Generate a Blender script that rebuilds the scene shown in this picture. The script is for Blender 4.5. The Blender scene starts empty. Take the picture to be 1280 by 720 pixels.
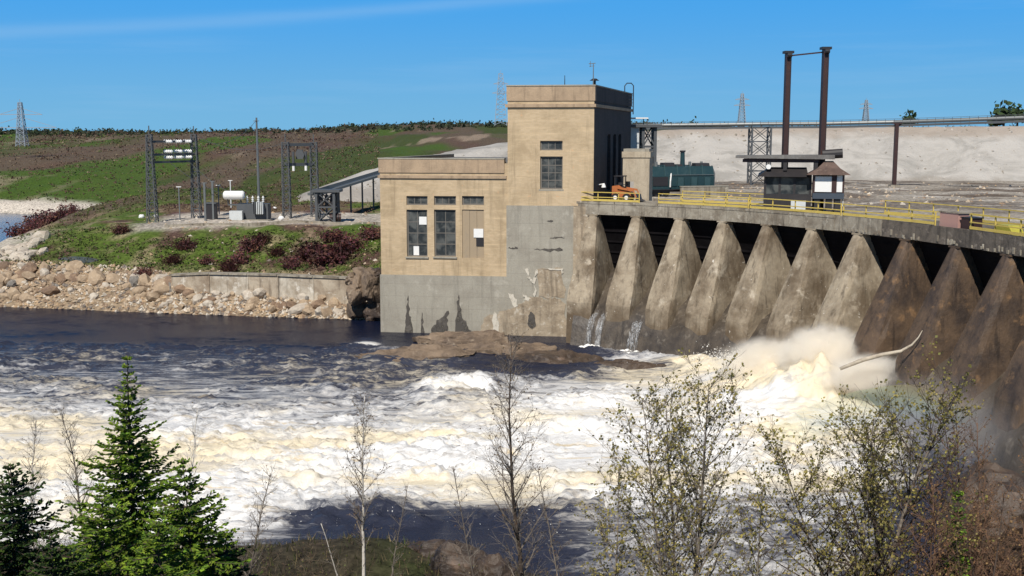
import bpy, math, random
import numpy as np
from mathutils import Vector, Matrix

S = bpy.context.scene
COL = S.collection

# ------------------------------------------------------------------ camera
CAM_Z = 20.0
PITCH = math.radians(7.81)
F = 1400.0                      # focal length in pixels of a 1280 px wide frame
cam_data = bpy.data.cameras.new("camera")
cam = bpy.data.objects.new("camera", cam_data)
COL.objects.link(cam)
cam.location = (0, 0, CAM_Z)
cam.rotation_euler = (math.pi/2 - PITCH, 0, 0)
cam_data.sensor_width = 36.0
cam_data.lens = 36.0*F/1280.0
cam_data.clip_start = 0.1
cam_data.clip_end = 20000
S.camera = cam

# ------------------------------------------------------------------ sun, sky, exposure
SUN_ELEV = math.radians(47)
SUN_AZ = math.radians(16.5)       # behind the camera, this far to the left
to_sun = Vector((-math.sin(SUN_AZ)*math.cos(SUN_ELEV), -math.cos(SUN_AZ)*math.cos(SUN_ELEV), math.sin(SUN_ELEV)))
sun_data = bpy.data.lights.new("sun", 'SUN')
sun_data.energy = 5.0
sun_data.angle = math.radians(0.53)
sun_data.color = (1.0, 0.95, 0.87)
sun = bpy.data.objects.new("sun", sun_data)
COL.objects.link(sun)
sun.rotation_euler = to_sun.to_track_quat('Z', 'Y').to_euler()
sun.location = (-40, -60, 120)

world = bpy.data.worlds.new("World")
S.world = world
world.use_nodes = True
wn, wl = world.node_tree.nodes, world.node_tree.links
wn.clear()
wout = wn.new('ShaderNodeOutputWorld')
wbg = wn.new('ShaderNodeBackground')
sky = wn.new('ShaderNodeTexSky')
sky.sky_type = 'NISHITA'
sky.sun_disc = False
sky.sun_elevation = SUN_ELEV
sky.sun_rotation = math.radians(180) + SUN_AZ
sky.altitude = 800
sky.air_density = 0.8
sky.dust_density = 0.1
sky.ozone_density = 4.0
wbg.inputs['Strength'].default_value = 0.050
# thin high cloud: one long wisp plus the odd faint one
tc = wn.new('ShaderNodeTexCoord')
mp = wn.new('ShaderNodeMapping')
mp.inputs['Rotation'].default_value = (0, math.radians(-5.5), 0)
mp.inputs['Scale'].default_value = (1.6, 1.6, 26)
wl.new(tc.outputs['Generated'], mp.inputs['Vector'])
cn = wn.new('ShaderNodeTexNoise')
cn.inputs['Scale'].default_value = 1.35
cn.inputs['Detail'].default_value = 6
cn.inputs['Roughness'].default_value = 0.6
wl.new(mp.outputs['Vector'], cn.inputs['Vector'])
cr = wn.new('ShaderNodeMapRange')
cr.inputs['From Min'].default_value = 0.52
cr.inputs['From Max'].default_value = 0.80
cr.inputs['To Max'].default_value = 0.22
wl.new(cn.outputs['Fac'], cr.inputs['Value'])
hs = wn.new('ShaderNodeHueSaturation')
hs.inputs['Saturation'].default_value = 1.25
wl.new(sky.outputs['Color'], hs.inputs['Color'])
# clear northern air: the band above the horizon stays blue all the way round
sepw = wn.new('ShaderNodeSeparateXYZ')
wl.new(tc.outputs['Generated'], sepw.inputs[0])
def wramp(lo, hi, a, b_):
    x = wn.new('ShaderNodeMapRange'); x.interpolation_type = 'SMOOTHSTEP'
    x.inputs['From Min'].default_value = lo; x.inputs['From Max'].default_value = hi
    x.inputs['To Min'].default_value = a; x.inputs['To Max'].default_value = b_
    wl.new(sepw.outputs[2], x.inputs['Value']); return x.outputs['Result']
def wmix(fac, a, b_):
    x = wn.new('ShaderNodeMix'); x.data_type = 'RGBA'
    wl.new(fac, x.inputs[0])
    for sock, v in ((x.inputs[6], a), (x.inputs[7], b_)):
        if isinstance(v, bpy.types.NodeSocket): wl.new(v, sock)
        else: sock.default_value = (*[q/SKY_STRENGTH for q in v], 1)
    return x.outputs[2]
SKY_STRENGTH = 0.050
low = wmix(wramp(-0.01, 0.135, 0, 1), (0.185,0.465,0.725), (0.064,0.365,0.830))
full = wmix(wramp(0.10, 0.55, 0, 1), low, hs.outputs['Color'])
# one long thin wisp climbing to the right
def wmath(op, a, b_=None):
    x = wn.new('ShaderNodeMath'); x.operation = op
    for i, v in enumerate((a, b_)):
        if v is None: continue
        if isinstance(v, bpy.types.NodeSocket): wl.new(v, x.inputs[i])
        else: x.inputs[i].default_value = v
    return x.outputs[0]
off = wmath('SUBTRACT', sepw.outputs[2], wmath('ADD', wmath('MULTIPLY', sepw.outputs[0], 0.085), 0.1150))
off = wmath('ADD', off, wmath('MULTIPLY', wmath('SUBTRACT', cn.outputs['Fac'], 0.5), 0.012))
wisp = wmath('EXPONENT', wmath('MULTIPLY', wmath('MULTIPLY', off, off), -38000.0))
wisp = wmath('MULTIPLY', wisp, 0.20)
cm = wn.new('ShaderNodeMix'); cm.data_type = 'RGBA'
wl.new(wmath('MAXIMUM', wisp, cr.outputs['Result']), cm.inputs[0])
wl.new(full, cm.inputs[6])
cm.inputs[7].default_value = (8.0, 12.0, 16.5, 1)
wl.new(cm.outputs[2], wbg.inputs['Color'])
wl.new(wbg.outputs[0], wout.inputs['Surface'])

S.render.engine = 'CYCLES'
S.view_settings.view_transform = 'Standard'
S.view_settings.look = 'None'
S.view_settings.exposure = 0.02
S.view_settings.gamma = 1.0
S.cycles.use_denoising = True
S.cycles.max_bounces = 12
S.cycles.volume_bounces = 12
S.cycles.transparent_max_bounces = 12
S.cycles.volume_step_rate = 1.0
S.cycles.volume_max_steps = 256

# ------------------------------------------------------------------ projecting picture measurements to places
CT, ST = math.cos(PITCH), math.sin(PITCH)
def U(px, py, Y):
    """the place at depth Y that the photograph shows at px, py"""
    a, b = (px-640)/F, -(py-360)/F
    t = Y/(CT + b*ST)
    return Vector((a*t, Y, CAM_Z + t*(b*CT - ST)))
def G(px, py, z):
    """the place at height z that the photograph shows at px, py"""
    a, b = (px-640)/F, -(py-360)/F
    t = (CAM_Z - z)/(ST - b*CT)
    return Vector((a*t, t*(CT + b*ST), z))
def zat(py, Y): return U(640, py, Y).z
def project(X, Y, Z):
    """numpy: picture coordinates of places"""
    yy = Y*CT - (Z - CAM_Z)*ST
    yy = np.maximum(yy, 0.5)
    up = Y*ST + (Z - CAM_Z)*CT
    return 640 + F*X/yy, 360 - F*up/yy

# ------------------------------------------------------------------ noise
def _hash(ix, iy, seed):
    h = (ix.astype(np.int64)*374761393 + iy.astype(np.int64)*668265263 + seed*974634777) & 0x7fffffff
    h = ((h ^ (h >> 13))*1274126177) & 0x7fffffff
    return ((h ^ (h >> 16)) & 0xffff)/65535.0
def vnoise(x, y, seed=0):
    x = np.asarray(x, float); y = np.asarray(y, float)
    ix, iy = np.floor(x), np.floor(y)
    fx, fy = x-ix, y-iy
    fx = fx*fx*fx*(fx*(fx*6-15)+10); fy = fy*fy*fy*(fy*(fy*6-15)+10)
    a = _hash(ix, iy, seed); b = _hash(ix+1, iy, seed)
    c = _hash(ix, iy+1, seed); d = _hash(ix+1, iy+1, seed)
    return (a*(1-fx)+b*fx)*(1-fy) + (c*(1-fx)+d*fx)*fy
def fbm(x, y, seed=0, octs=4, rough=0.5):
    s, a, tot = 0, 1.0, 0
    for k in range(octs):
        s = s + a*vnoise(np.asarray(x)*2**k + 17.3*k, np.asarray(y)*2**k - 9.1*k, seed+k)
        tot += a; a *= rough
    return s/tot
def sstep(a, b, x):
    t = np.clip((np.asarray(x, float)-a)/(b-a), 0, 1)
    return t*t*(3-2*t)

# ------------------------------------------------------------------ mesh building
class MB:
    def __init__(self): self.v = []; self.f = []; self.c = []; self.mi = []
    def add(self, vs, fs, col=None, mi=0):
        n = len(self.v)
        self.v.extend([tuple(p) for p in vs])
        for f in fs:
            self.f.append(tuple(i+n for i in f)); self.c.append(col); self.mi.append(mi)
    def hexa(self, p, col=None, mi=0):
        """8 corners: 0-3 bottom ring (counter-clockwise from above), 4-7 top ring"""
        self.add(p, [(3,2,1,0),(4,5,6,7),(0,1,5,4),(1,2,6,5),(2,3,7,6),(3,0,4,7)], col, mi)
    def box(self, x0, x1, y0, y1, z0, z1, M=None, col=None, mi=0):
        p = [Vector(q) for q in ((x0,y0,z0),(x1,y0,z0),(x1,y1,z0),(x0,y1,z0),(x0,y0,z1),(x1,y0,z1),(x1,y1,z1),(x0,y1,z1))]
        if M is not None: p = [M(q) if callable(M) else M @ q for q in p]
        self.hexa(p, col, mi)
    def beam(self, a, b, w, h=None, col=None, up=None, mi=0):
        a, b = Vector(a), Vector(b); h = h or w
        d = (b-a).normalized()
        u = Vector(up) if up is not None else (Vector((0,0,1)) if abs(d.z) < 0.9 else Vector((0,1,0)))
        s = d.cross(u).normalized(); t = s.cross(d).normalized()
        s *= w/2; t *= h/2
        self.hexa([a-s-t, a+s-t, a+s+t, a-s+t, b-s-t, b+s-t, b+s+t, b-s+t], col, mi)
    def tube(self, pts, rad, n=6, cap=True, col=None, mi=0):
        pts = [Vector(p) for p in pts]
        if not hasattr(rad, '__len__'): rad = [rad]*len(pts)
        base = len(self.v); prev = None
        for k, p in enumerate(pts):
            d = (pts[min(k+1, len(pts)-1)] - pts[max(k-1, 0)])
            d = d.normalized() if d.length > 1e-9 else Vector((0,0,1))
            if prev is None:
                prev = d.orthogonal().normalized()
            s = (prev - d*prev.dot(d))
            s = s.normalized() if s.length > 1e-6 else d.orthogonal().normalized()
            prev = s; t = d.cross(s)
            for i in range(n):
                a = 2*math.pi*i/n
                q = p + (s*math.cos(a) + t*math.sin(a))*rad[k]
                self.v.append((q.x, q.y, q.z))
        for k in range(len(pts)-1):
            for i in range(n):
                j = (i+1) % n
                self.f.append((base+k*n+i, base+k*n+j, base+(k+1)*n+j, base+(k+1)*n+i)); self.c.append(col); self.mi.append(mi)
        if cap:
            self.f.append(tuple(base+i for i in reversed(range(n)))); self.c.append(col); self.mi.append(mi)
            e = base+(len(pts)-1)*n
            self.f.append(tuple(e+i for i in range(n))); self.c.append(col); self.mi.append(mi)
    def cyl(self, a, b, r, n=12, r2=None, col=None, mi=0): self.tube([a, b], [r, r if r2 is None else r2], n, True, col, mi)
    def prism(self, outline, frame, t0, t1, col=None, mi=0):
        """outline in 2D (counter-clockwise), frame(a, b, t) -> place"""
        n = len(outline)
        vs = [frame(a, b, t0) for a, b in outline] + [frame(a, b, t1) for a, b in outline]
        fs = [tuple(reversed(range(n))), tuple(range(n, 2*n))] + [(i, (i+1) % n, n+(i+1) % n, n+i) for i in range(n)]
        self.add(vs, fs, col, mi)
    def build(self, name, m, parent=None, base=None, smooth=False, **props):
        me = bpy.data.meshes.new(name)
        off = Vector((0,0,0))
        if parent is not None: off = parent.get('_b', None); off = Vector(off) if off is not None else Vector((0,0,0))
        elif base is not None: off = Vector(base)
        va = np.array(self.v, float) - np.array(off)
        me.from_pydata(va.tolist(), [], self.f)
        ms = m if isinstance(m, (list, tuple)) else [m]
        for q in ms: me.materials.append(q)
        if len(ms) > 1: me.polygons.foreach_set('material_index', self.mi)
        if any(c is not None for c in self.c):
            at = me.color_attributes.new('tint', 'FLOAT_COLOR', 'CORNER')
            arr = []
            for f, c in zip(self.f, self.c):
                c = c or (1,1,1)
                arr.extend([c[0], c[1], c[2], 1.0]*len(f))
            at.data.foreach_set('color', arr)
        if smooth: me.polygons.foreach_set('use_smooth', [True]*len(me.polygons))
        me.update()
        o = bpy.data.objects.new(name, me)
        COL.objects.link(o)
        if parent is not None: o.parent = parent; o['_b'] = tuple(off)
        else: o.location = off; o['_b'] = tuple(off)
        for k, v in props.items(): o[k] = v
        return o

def tag(o, label, cat, group=None):
    o['label'] = label; o['category'] = cat
    if group: o['group'] = group
    return o
def thing(name, loc, label, cat, group=None):
    o = bpy.data.objects.new(name, None)
    COL.objects.link(o)
    o.empty_display_size = 0.3
    o.location = loc; o['_b'] = tuple(loc)
    return tag(o, label, cat, group)
def children(o): return [c for c in COL.objects if c.parent == o]
def copy_tree(o, kids, loc=None, rotz=0.0, scale=None, label=None):
    r = o.copy(); COL.objects.link(r)
    if loc is not None: r.location = loc
    r.rotation_euler = (r.rotation_euler[0], r.rotation_euler[1], rotz)
    if scale is not None: r.scale = (scale,)*3 if not hasattr(scale, '__len__') else scale
    if label: r['label'] = label
    for c, gs in kids:
        k = c.copy(); COL.objects.link(k); k.parent = r
        for g in gs:
            q = g.copy(); COL.objects.link(q); q.parent = k
    return r
def kids_of(o):
    ch = children(o)
    return [(c, children(c)) for c in ch]

# ------------------------------------------------------------------ materials
def nodes(name):
    m = bpy.data.materials.new(name); m.use_nodes = True
    nt = m.node_tree
    return m, nt.nodes, nt.links, nt.nodes['Principled BSDF']
def rgb(c): return (c[0], c[1], c[2], 1.0)
def mixc(n, l, fac, a, b, mode='MIX'):
    x = n.new('ShaderNodeMix'); x.data_type = 'RGBA'; x.blend_type = mode
    for sock, val in ((x.inputs[0], fac), (x.inputs[6], a), (x.inputs[7], b)):
        if isinstance(val, bpy.types.NodeSocket): l.new(val, sock)
        elif hasattr(val, '__len__'): sock.default_value = rgb(val)
        else: sock.default_value = val
    return x.outputs[2]
def noise(n, l, vec, scale, detail=5, rough=0.6, dist=0.0):
    x = n.new('ShaderNodeTexNoise')
    x.inputs['Scale'].default_value = scale; x.inputs['Detail'].default_value = detail
    x.inputs['Roughness'].default_value = rough; x.inputs['Distortion'].default_value = dist
    if vec is not None: l.new(vec, x.inputs['Vector'])
    return x.outputs['Fac']
def ramp(n, l, val, lo, hi, a=0.0, b=1.0, smooth=True):
    x = n.new('ShaderNodeMapRange')
    if smooth: x.interpolation_type = 'SMOOTHSTEP'
    x.inputs['From Min'].default_value = lo; x.inputs['From Max'].default_value = hi
    x.inputs['To Min'].default_value = a; x.inputs['To Max'].default_value = b
    l.new(val, x.inputs['Value']); return x.outputs['Result']
def mapping(n, l, vec, scale=(1,1,1), rot=(0,0,0)):
    x = n.new('ShaderNodeMapping'); x.inputs['Scale'].default_value = scale; x.inputs['Rotation'].default_value = rot
    l.new(vec, x.inputs['Vector']); return x.outputs['Vector']
def math_(n, l, op, a, b=None):
    x = n.new('ShaderNodeMath'); x.operation = op
    for i, v in enumerate((a, b)):
        if v is None: continue
        if isinstance(v, bpy.types.NodeSocket): l.new(v, x.inputs[i])
        else: x.inputs[i].default_value = v
    return x.outputs[0]
def bump(n, l, b, height, strength=0.4, dist=0.05):
    x = n.new('ShaderNodeBump'); x.inputs['Strength'].default_value = strength; x.inputs['Distance'].default_value = dist
    l.new(height, x.inputs['Height']); l.new(x.outputs['Normal'], b.inputs['Normal'])
def position(n): return n.new('ShaderNodeNewGeometry').outputs['Position']

def weathered(name, base, dark, light=None, scale=0.6, rough=0.85, streak=0.5, spots=0.0, spot_col=(0.6,0.58,0.52), bstr=0.5, bdist=0.05, fine=9.0, metallic=0.0, tint=False, lines=0.0, wet=None):
    """painted or mineral surface with broad blotches, downward streaks and fine grain"""
    m, n, l, b = nodes(name)
    P = position(n)
    big = ramp(n, l, noise(n, l, P, scale, 6, 0.65, 0.4), 0.35, 0.7)
    c = mixc(n, l, big, base, dark)
    if light is not None:
        lt = ramp(n, l, noise(n, l, P, scale*2.3, 5, 0.6, 0.2), 0.56, 0.72)
        c = mixc(n, l, lt, c, light)
    if streak:
        st = ramp(n, l, noise(n, l, mapping(n, l, P, (1.6, 1.6, 0.16)), 1.3, 5, 0.65), 0.5, 0.72, 0, streak)
        c = mixc(n, l, st, c, tuple(x*0.45 for x in dark))
    if wet:
        sep = n.new('ShaderNodeSeparateXYZ'); l.new(P, sep.inputs[0])
        wz = math_(n, l, 'ADD', sep.outputs[2], math_(n, l, 'MULTIPLY', math_(n, l, 'SUBTRACT', noise(n, l, mapping(n, l, P, (1,1,.5)), .45, 5, .65), .5), 7.0))
        c = mixc(n, l, ramp(n, l, wz, wet+1.0, wet-1.0, 0, .8), c, (0.105,0.072,0.042))
    if lines:
        sep = n.new('ShaderNodeSeparateXYZ'); l.new(P, sep.inputs[0])
        w = math_(n, l, 'FRACT', math_(n, l, 'MULTIPLY', sep.outputs[2], 1.0/lines))
        c = mixc(n, l, ramp(n, l, w, 0.0, 0.06, 0.35, 0.0), c, tuple(x*0.6 for x in dark))
    if spots:
        sp = ramp(n, l, noise(n, l, P, 2.1, 4, 0.7, 0.8), 0.66, 0.70, 0, spots)
        c = mixc(n, l, sp, c, spot_col)
    g = noise(n, l, P, fine, 4, 0.7)
    c = mixc(n, l, 1.0, c, mixc(n, l, g, (0.72,0.72,0.72), (1.28,1.27,1.25)), 'MULTIPLY')
    if tint:
        at = n.new('ShaderNodeAttribute'); at.attribute_name = 'tint'
        c = mixc(n, l, 1.0, c, at.outputs['Color'], 'MULTIPLY')
    l.new(c, b.inputs['Base Color'])
    b.inputs['Roughness'].default_value = rough
    b.inputs['Metallic'].default_value = metallic
    bump(n, l, b, noise(n, l, P, fine*0.5, 6, 0.7), bstr, bdist)
    return m
def paint(name, col, rough=0.5, wear=0.35, metallic=0.0, scale=3.0, worn=None):
    m, n, l, b = nodes(name)
    P = position(n)
    w = ramp(n, l, noise(n, l, P, scale, 6, 0.7, 0.3), 0.48, 0.75, 0, wear)
    c = mixc(n, l, w, col, worn or tuple(x*0.45+0.02 for x in col))
    l.new(c, b.inputs['Base Color'])
    b.inputs['Roughness'].default_value = rough; b.inputs['Metallic'].default_value = metallic
    bump(n, l, b, noise(n, l, P, scale*4, 3, 0.6), 0.15, 0.01)
    return m
def vcol(name, rough=0.9, nscale=6.0, contrast=0.35, bstr=0.0, trans=0.0, bdist=0.05, spec=0.3):
    """takes its colour from the mesh's own 'tint' colours, broken up by grain"""
    m, n, l, b = nodes(name)
    at = n.new('ShaderNodeAttribute'); at.attribute_name = 'tint'
    P = position(n)
    g = noise(n, l, P, nscale, 6, 0.7)
    k = contrast
    c = mixc(n, l, 1.0, at.outputs['Color'], mixc(n, l, ramp(n, l, g, 0.3, 0.7), (1-k,)*3, (1+k,)*3), 'MULTIPLY')
    l.new(c, b.inputs['Base Color'])
    b.inputs['Roughness'].default_value = rough
    b.inputs['Specular IOR Level'].default_value = spec
    if bstr: bump(n, l, b, g, bstr, bdist)
    if trans:
        out = n['Material Output']
        tr = n.new('ShaderNodeBsdfTranslucent'); l.new(c, tr.inputs['Color'])
        ad = n.new('ShaderNodeMixShader'); ad.inputs[0].default_value = trans
        l.new(b.outputs[0], ad.inputs[1]); l.new(tr.outputs[0], ad.inputs[2])
        l.new(ad.outputs[0], out.inputs['Surface'])
    return m

# ------------------------------------------------------------------ the dam's curve in plan, from its deck edge
_px = [(745,267.5),(797,269.5),(852,272.5),(908,276),(965,280),(1022,285),(1078,291),(1140,299),(1200,307.5),(1270,317.5)]
ZU = 12.25                     # underside of the deck
_pts = np.array([list(G(a, b_, ZU))[:2] for a, b_ in _px])
_i = np.arange(len(_px))
_cx, _cy = np.polyfit(_i, _pts[:,0], 3), np.polyfit(_i, _pts[:,1], 3)
def dam_p(t):
    if t <= 9: return Vector((np.polyval(_cx, t), np.polyval(_cy, t), 0))
    e = dam_p(9); d = dam_p(9) - dam_p(8.5)
    return e + d*2*(t-9)
def dam_d(t):
    d = dam_p(t+0.05) - dam_p(t-0.05); return d.normalized()
def dam_n(t):
    d = dam_d(t); return Vector((d.y, -d.x, 0))      # downstream, to the left of the picture
def DM(t, L, z):
    p = dam_p(t) + dam_n(t)*L; return Vector((p.x, p.y, z))
# ------------------------------------------------------------------ terrain: one sheet to the horizon
SHORE = [(-400,50),(-62,50),(-22,53),(-10,53.5),(-3,53),(2,49),(6,46.5),(20,45.5),(30,44.5),(36,43)] + [tuple(DM(k_, 4.6, 0))[:2] for k_ in (11.5,10.5,9.5,8.5,7.5,6.5,5.5,4.5,3.5,2.5,1.5,0.5)] + [(4.5,109.5),(-13.4,112.2),(-13.6,119.5),(-22,121),(-35,123.5),(-50,127),(-66,131),(-76,138),(-83,152),(-88,180),(-92,206),(-105,272),(-130,287),(-400,292)]
def signed_shore(X, Y):
    """distance to the shoreline, positive on land"""
    X = np.asarray(X, float); Y = np.asarray(Y, float)
    d = np.full(X.shape, 1e9); inside = np.zeros(X.shape, bool)
    n = len(SHORE)
    for i in range(n):
        x0, y0 = SHORE[i]; x1, y1 = SHORE[(i+1) % n]
        dx, dy = x1-x0, y1-y0
        t = np.clip(((X-x0)*dx + (Y-y0)*dy)/(dx*dx+dy*dy), 0, 1)
        d = np.minimum(d, np.hypot(X-x0-t*dx, Y-y0-t*dy))
        c = (y0 > Y) != (y1 > Y)
        with np.errstate(divide='ignore', invalid='ignore'):
            xi = (x1-x0)*(Y-y0)/((y1-y0) if y1 != y0 else 1e-9) + x0
        inside ^= c & (X < xi)
    return np.where(inside, -d, d)
def pw(x, pts):
    return np.interp(x, [p[0] for p in pts], [p[1] for p in pts])
def height(X, Y):
    X = np.asarray(X, float); Y = np.asarray(Y, float)
    s = signed_shore(X, Y)
    n1 = fbm(X*0.09, Y*0.09, 3, 4); n2 = fbm(X*0.35, Y*0.35, 8, 3)
    bed = np.maximum(-4, s*0.5) - 0.3
    # near bank, dropping from the camera's feet to the river
    near = pw(s, [(0,-0.2),(3,0.8),(12,3.0),(26,8.6),(52,18.2),(90,20.5),(400,24)])
    near = near + 1.0*np.exp(-((X+6.5)/6.0)**2 - ((Y-44.5)/3.6)**2) + (n2-0.5)*0.9*sstep(0,6,s)
    # far bank left of the powerhouse
    A = pw(s, [(0,-0.25),(5,2.6),(9,4.0),(24,7.6),(28,7.8),(400,8.2)])
    spit = sstep(-58,-80,X)*sstep(215,190,Y)
    inlet = sstep(-40,-75,X)*sstep(236,262,Y)
    A = A*(1-inlet) + inlet*pw(s, [(0,-0.25),(14,1.0),(40,2.4),(120,6.0),(300,8.2)])
    A = A*(1-spit) + spit*pw(s, [(0,-0.2),(7,3.4),(60,3.9)])
    ramp_ = pw(Y, [(0,0),(190,0),(290,1.8),(400,5.0),(550,9.5),(700,11.2),(820,12.2),(2000,11.0),(7000,10.5)])
    rise = 5.2*sstep(-190,-20, X*700/np.maximum(Y,1))*sstep(380,760,Y)
    wave = (fbm(X*0.012, Y*0.012, 21, 4)-0.5)*7*sstep(230,420,Y)
    A = A + np.minimum(ramp_ + rise + wave, np.maximum(s,0)*0.35+0.4)
    A = A + (n1-0.5)*1.6*sstep(4,12,s)*(1-sstep(150,156,Y)*sstep(182,176,Y)*0.9) + (n2-0.5)*0.7*sstep(1,8,s)
    # ground held back behind the dam
    R = pw(s, [(0,-2.0),(8.8,-2.0),(10.2,12.7),(40,12.6),(100,10.6),(400,10.8)])
    R = R + (n1-0.5)*0.9*sstep(20,30,s) + (n2-0.5)*0.35*sstep(20,30,s)
    far = pw(Y, [(0,0),(260,0),(700,9.0),(900,13.5),(1500,14.5),(7000,14)]) + (fbm(X*0.01,Y*0.01,33,4)-0.5)*5*sstep(300,600,Y)
    R = R + far
    wR = sstep(-4, 12, X - (Y-115)*0.22)
    F_ = A*(1-wR) + R*wR
    # nothing may stand proud of the river in front of the powerhouse or the dam toe
    F_ = np.where((Y > 100) & (Y < 136) & (X > -15) & (X < 16), np.minimum(F_, pw(Y, [(100,-1.5),(116,-1.5),(122,2),(136,7)])), F_)
    wN = sstep(64, 55, Y)
    side = sstep(34, 42, X)            # the right abutment, out of frame
    wN = np.maximum(wN*(1-side), 0) + side*sstep(58,46,Y)
    L = near*wN + F_*(1-wN)
    return np.where(s < 0, bed, L), s

def axis(a, b, step, lo, hi, g=1.09):
    xs = list(np.arange(a, b+step*0.5, step))
    st = step; x = xs[0]; left = []
    while x > lo: st *= g; x -= st; left.append(x)
    st = step; x = xs[-1]; right = []
    while x < hi: st *= g; x += st; right.append(x)
    return np.array(left[::-1] + xs + right)
def zone_colour(X, Y, Z, s):
    """what grows or lies where: the ground's own colours"""
    sh = X.shape
    def col(c): return np.broadcast_to(np.array(c, float), sh+(3,))
    def mix(a, b, t): return a*(1-t[...,None]) + b*t[...,None]
    n1 = fbm(X*0.07, Y*0.05, 51, 5, 0.6); n2 = fbm(X*0.16, Y*0.12, 67, 4, 0.6); n3 = fbm(X*0.5, Y*0.4, 71, 3)
    nf = fbm(X*0.020, Y*0.0045, 81, 5, 0.62); nf2 = fbm(X*0.034, Y*0.007, 97, 4, 0.6)
    green = col((0.072,0.108,0.020)); dgreen = col((0.035,0.06,0.014)); brown = col((0.115,0.078,0.048)); tan = col((0.27,0.205,0.135)); purple = col((0.085,0.04,0.042))
    grey = col((0.24,0.215,0.185)); pale = col((0.44,0.39,0.33))
    # far bank slope
    C = mix(brown, green, sstep(0.40,0.54,n1))
    C = mix(C, purple, sstep(0.55,0.66,n2)*0.85)
    C = mix(C, tan, sstep(0.60,0.70,n3)*0.6)
    C = mix(col((0.26,0.195,0.13)), C, sstep(6.5,10.5,s + (n3-0.5)*4))
    # switchyard pad
    pad = sstep(147,150,Y)*sstep(178,173,Y)*sstep(-53,-49,X)*sstep(-8,-10,X)
    C = mix(C, mix(grey*1.25, pale, sstep(0.45,0.6,n2)), pad)
    # hills
    H = mix(col((0.105,0.078,0.055)), col((0.055,0.070,0.022)), sstep(0.48,0.58,nf + 0.12*sstep(-150,-40,X*400/np.maximum(Y,1)) - 0.05))
    H = mix(H, col((0.10,0.058,0.045)), sstep(0.56,0.66,nf2)*0.6)
    H = mix(H, col((0.055,0.098,0.015)), sstep(0.57,0.64,fbm(X*0.016+5,Y*0.004,113,4))*0.9)
    H = mix(H, col((0.30,0.23,0.17)), sstep(0.66,0.72,fbm(X*0.06,Y*0.012,121,4))*0.7)
    C = mix(C, H, sstep(188,230,Y))
    # pale strand on the inlet's far side and the white rocks on the point
    strand = sstep(15,6,s)*sstep(255,268,Y)*sstep(0,-60,X)
    C = mix(C, pale*1.15, strand)
    point = sstep(-60,-66,X)*sstep(128,134,Y)*sstep(200,180,Y)*sstep(14,9,s)
    C = mix(C, col((0.50,0.45,0.38)), point*0.8)
    # behind the dam
    R = mix(col((0.175,0.15,0.125)), col((0.30,0.265,0.22)), sstep(0.45,0.62,n1))
    R = mix(R, col((0.45,0.41,0.36)), sstep(0.62,0.68,fbm(X*0.12,Y*0.5,131,4))*0.8)
    R = mix(R, col((0.115,0.085,0.062)), sstep(0.56,0.64,fbm(X*0.1,Y*0.22,141,4))*0.8)
    R = mix(R, H, sstep(300,340,Y))
    C = mix(C, R, sstep(-2,10,X - (Y-115)*0.22)*sstep(62,70,Y))
    # near bank
    N = mix(col((0.045,0.038,0.024)), col((0.045,0.055,0.018)), sstep(0.45,0.6,n1))
    N = mix(N, col((0.085,0.062,0.045)), sstep(0.5,0.62,n3)*0.8)
    N = mix(col((0.055,0.048,0.042)), N, sstep(1.5,5,s))
    C = mix(C, N, sstep(66,58,Y)*np.ones(sh))
    C = mix(C, col((0.05,0.042,0.03)), sstep(0.6,-0.4,s)*0.8)
    return C
def grid_mesh(name, X, Y, Z, m, tint=None, extra=None, **props):
    ny, nx = X.shape
    me = bpy.data.meshes.new(name)
    co = np.stack([X, Y, Z], -1).reshape(-1, 3)
    idx = np.arange(ny*nx).reshape(ny, nx)
    q = np.stack([idx[:-1,:-1], idx[:-1,1:], idx[1:,1:], idx[1:,:-1]], -1).reshape(-1, 4)
    me.vertices.add(len(co)); me.vertices.foreach_set('co', co.ravel())
    me.loops.add(q.size); me.loops.foreach_set('vertex_index', q.ravel().astype(np.int32))
    me.polygons.add(len(q)); me.polygons.foreach_set('loop_start', np.arange(0, q.size, 4, dtype=np.int32))
    me.update(calc_edges=True)
    me.polygons.foreach_set('use_smooth', np.ones(len(q), bool))
    if tint is not None:
        a = me.color_attributes.new('tint', 'FLOAT_COLOR', 'POINT')
        a.data.foreach_set('color', np.concatenate([tint.reshape(-1,3), np.ones((ny*nx,1))], 1).ravel())
    for k, arr in (extra or {}).items():
        a = me.attributes.new(k, 'FLOAT', 'POINT'); a.data.foreach_set('value', arr.ravel().astype(np.float32))
    me.materials.append(m); me.validate(); me.update()
    o = bpy.data.objects.new(name, me); COL.objects.link(o)
    for k, v in props.items(): o[k] = v
    return o

M_ground = vcol('ground', 0.95, 2.2, 0.5, 0.5, 0, 0.12, 0.1)
gx = axis(-125, 62, 0.9, -6500, 6500, 1.085)
gy = axis(-12, 300, 0.9, -60, 9000, 1.06)
TX, TY = np.meshgrid(gx, gy)
TZ, TS = height(TX, TY)
grid_mesh('ground', TX, TY, TZ, M_ground, zone_colour(TX, TY, TZ, TS), kind='structure')
def ground_z(x, y): return float(height(np.array([x]), np.array([y]))[0][0])

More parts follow.
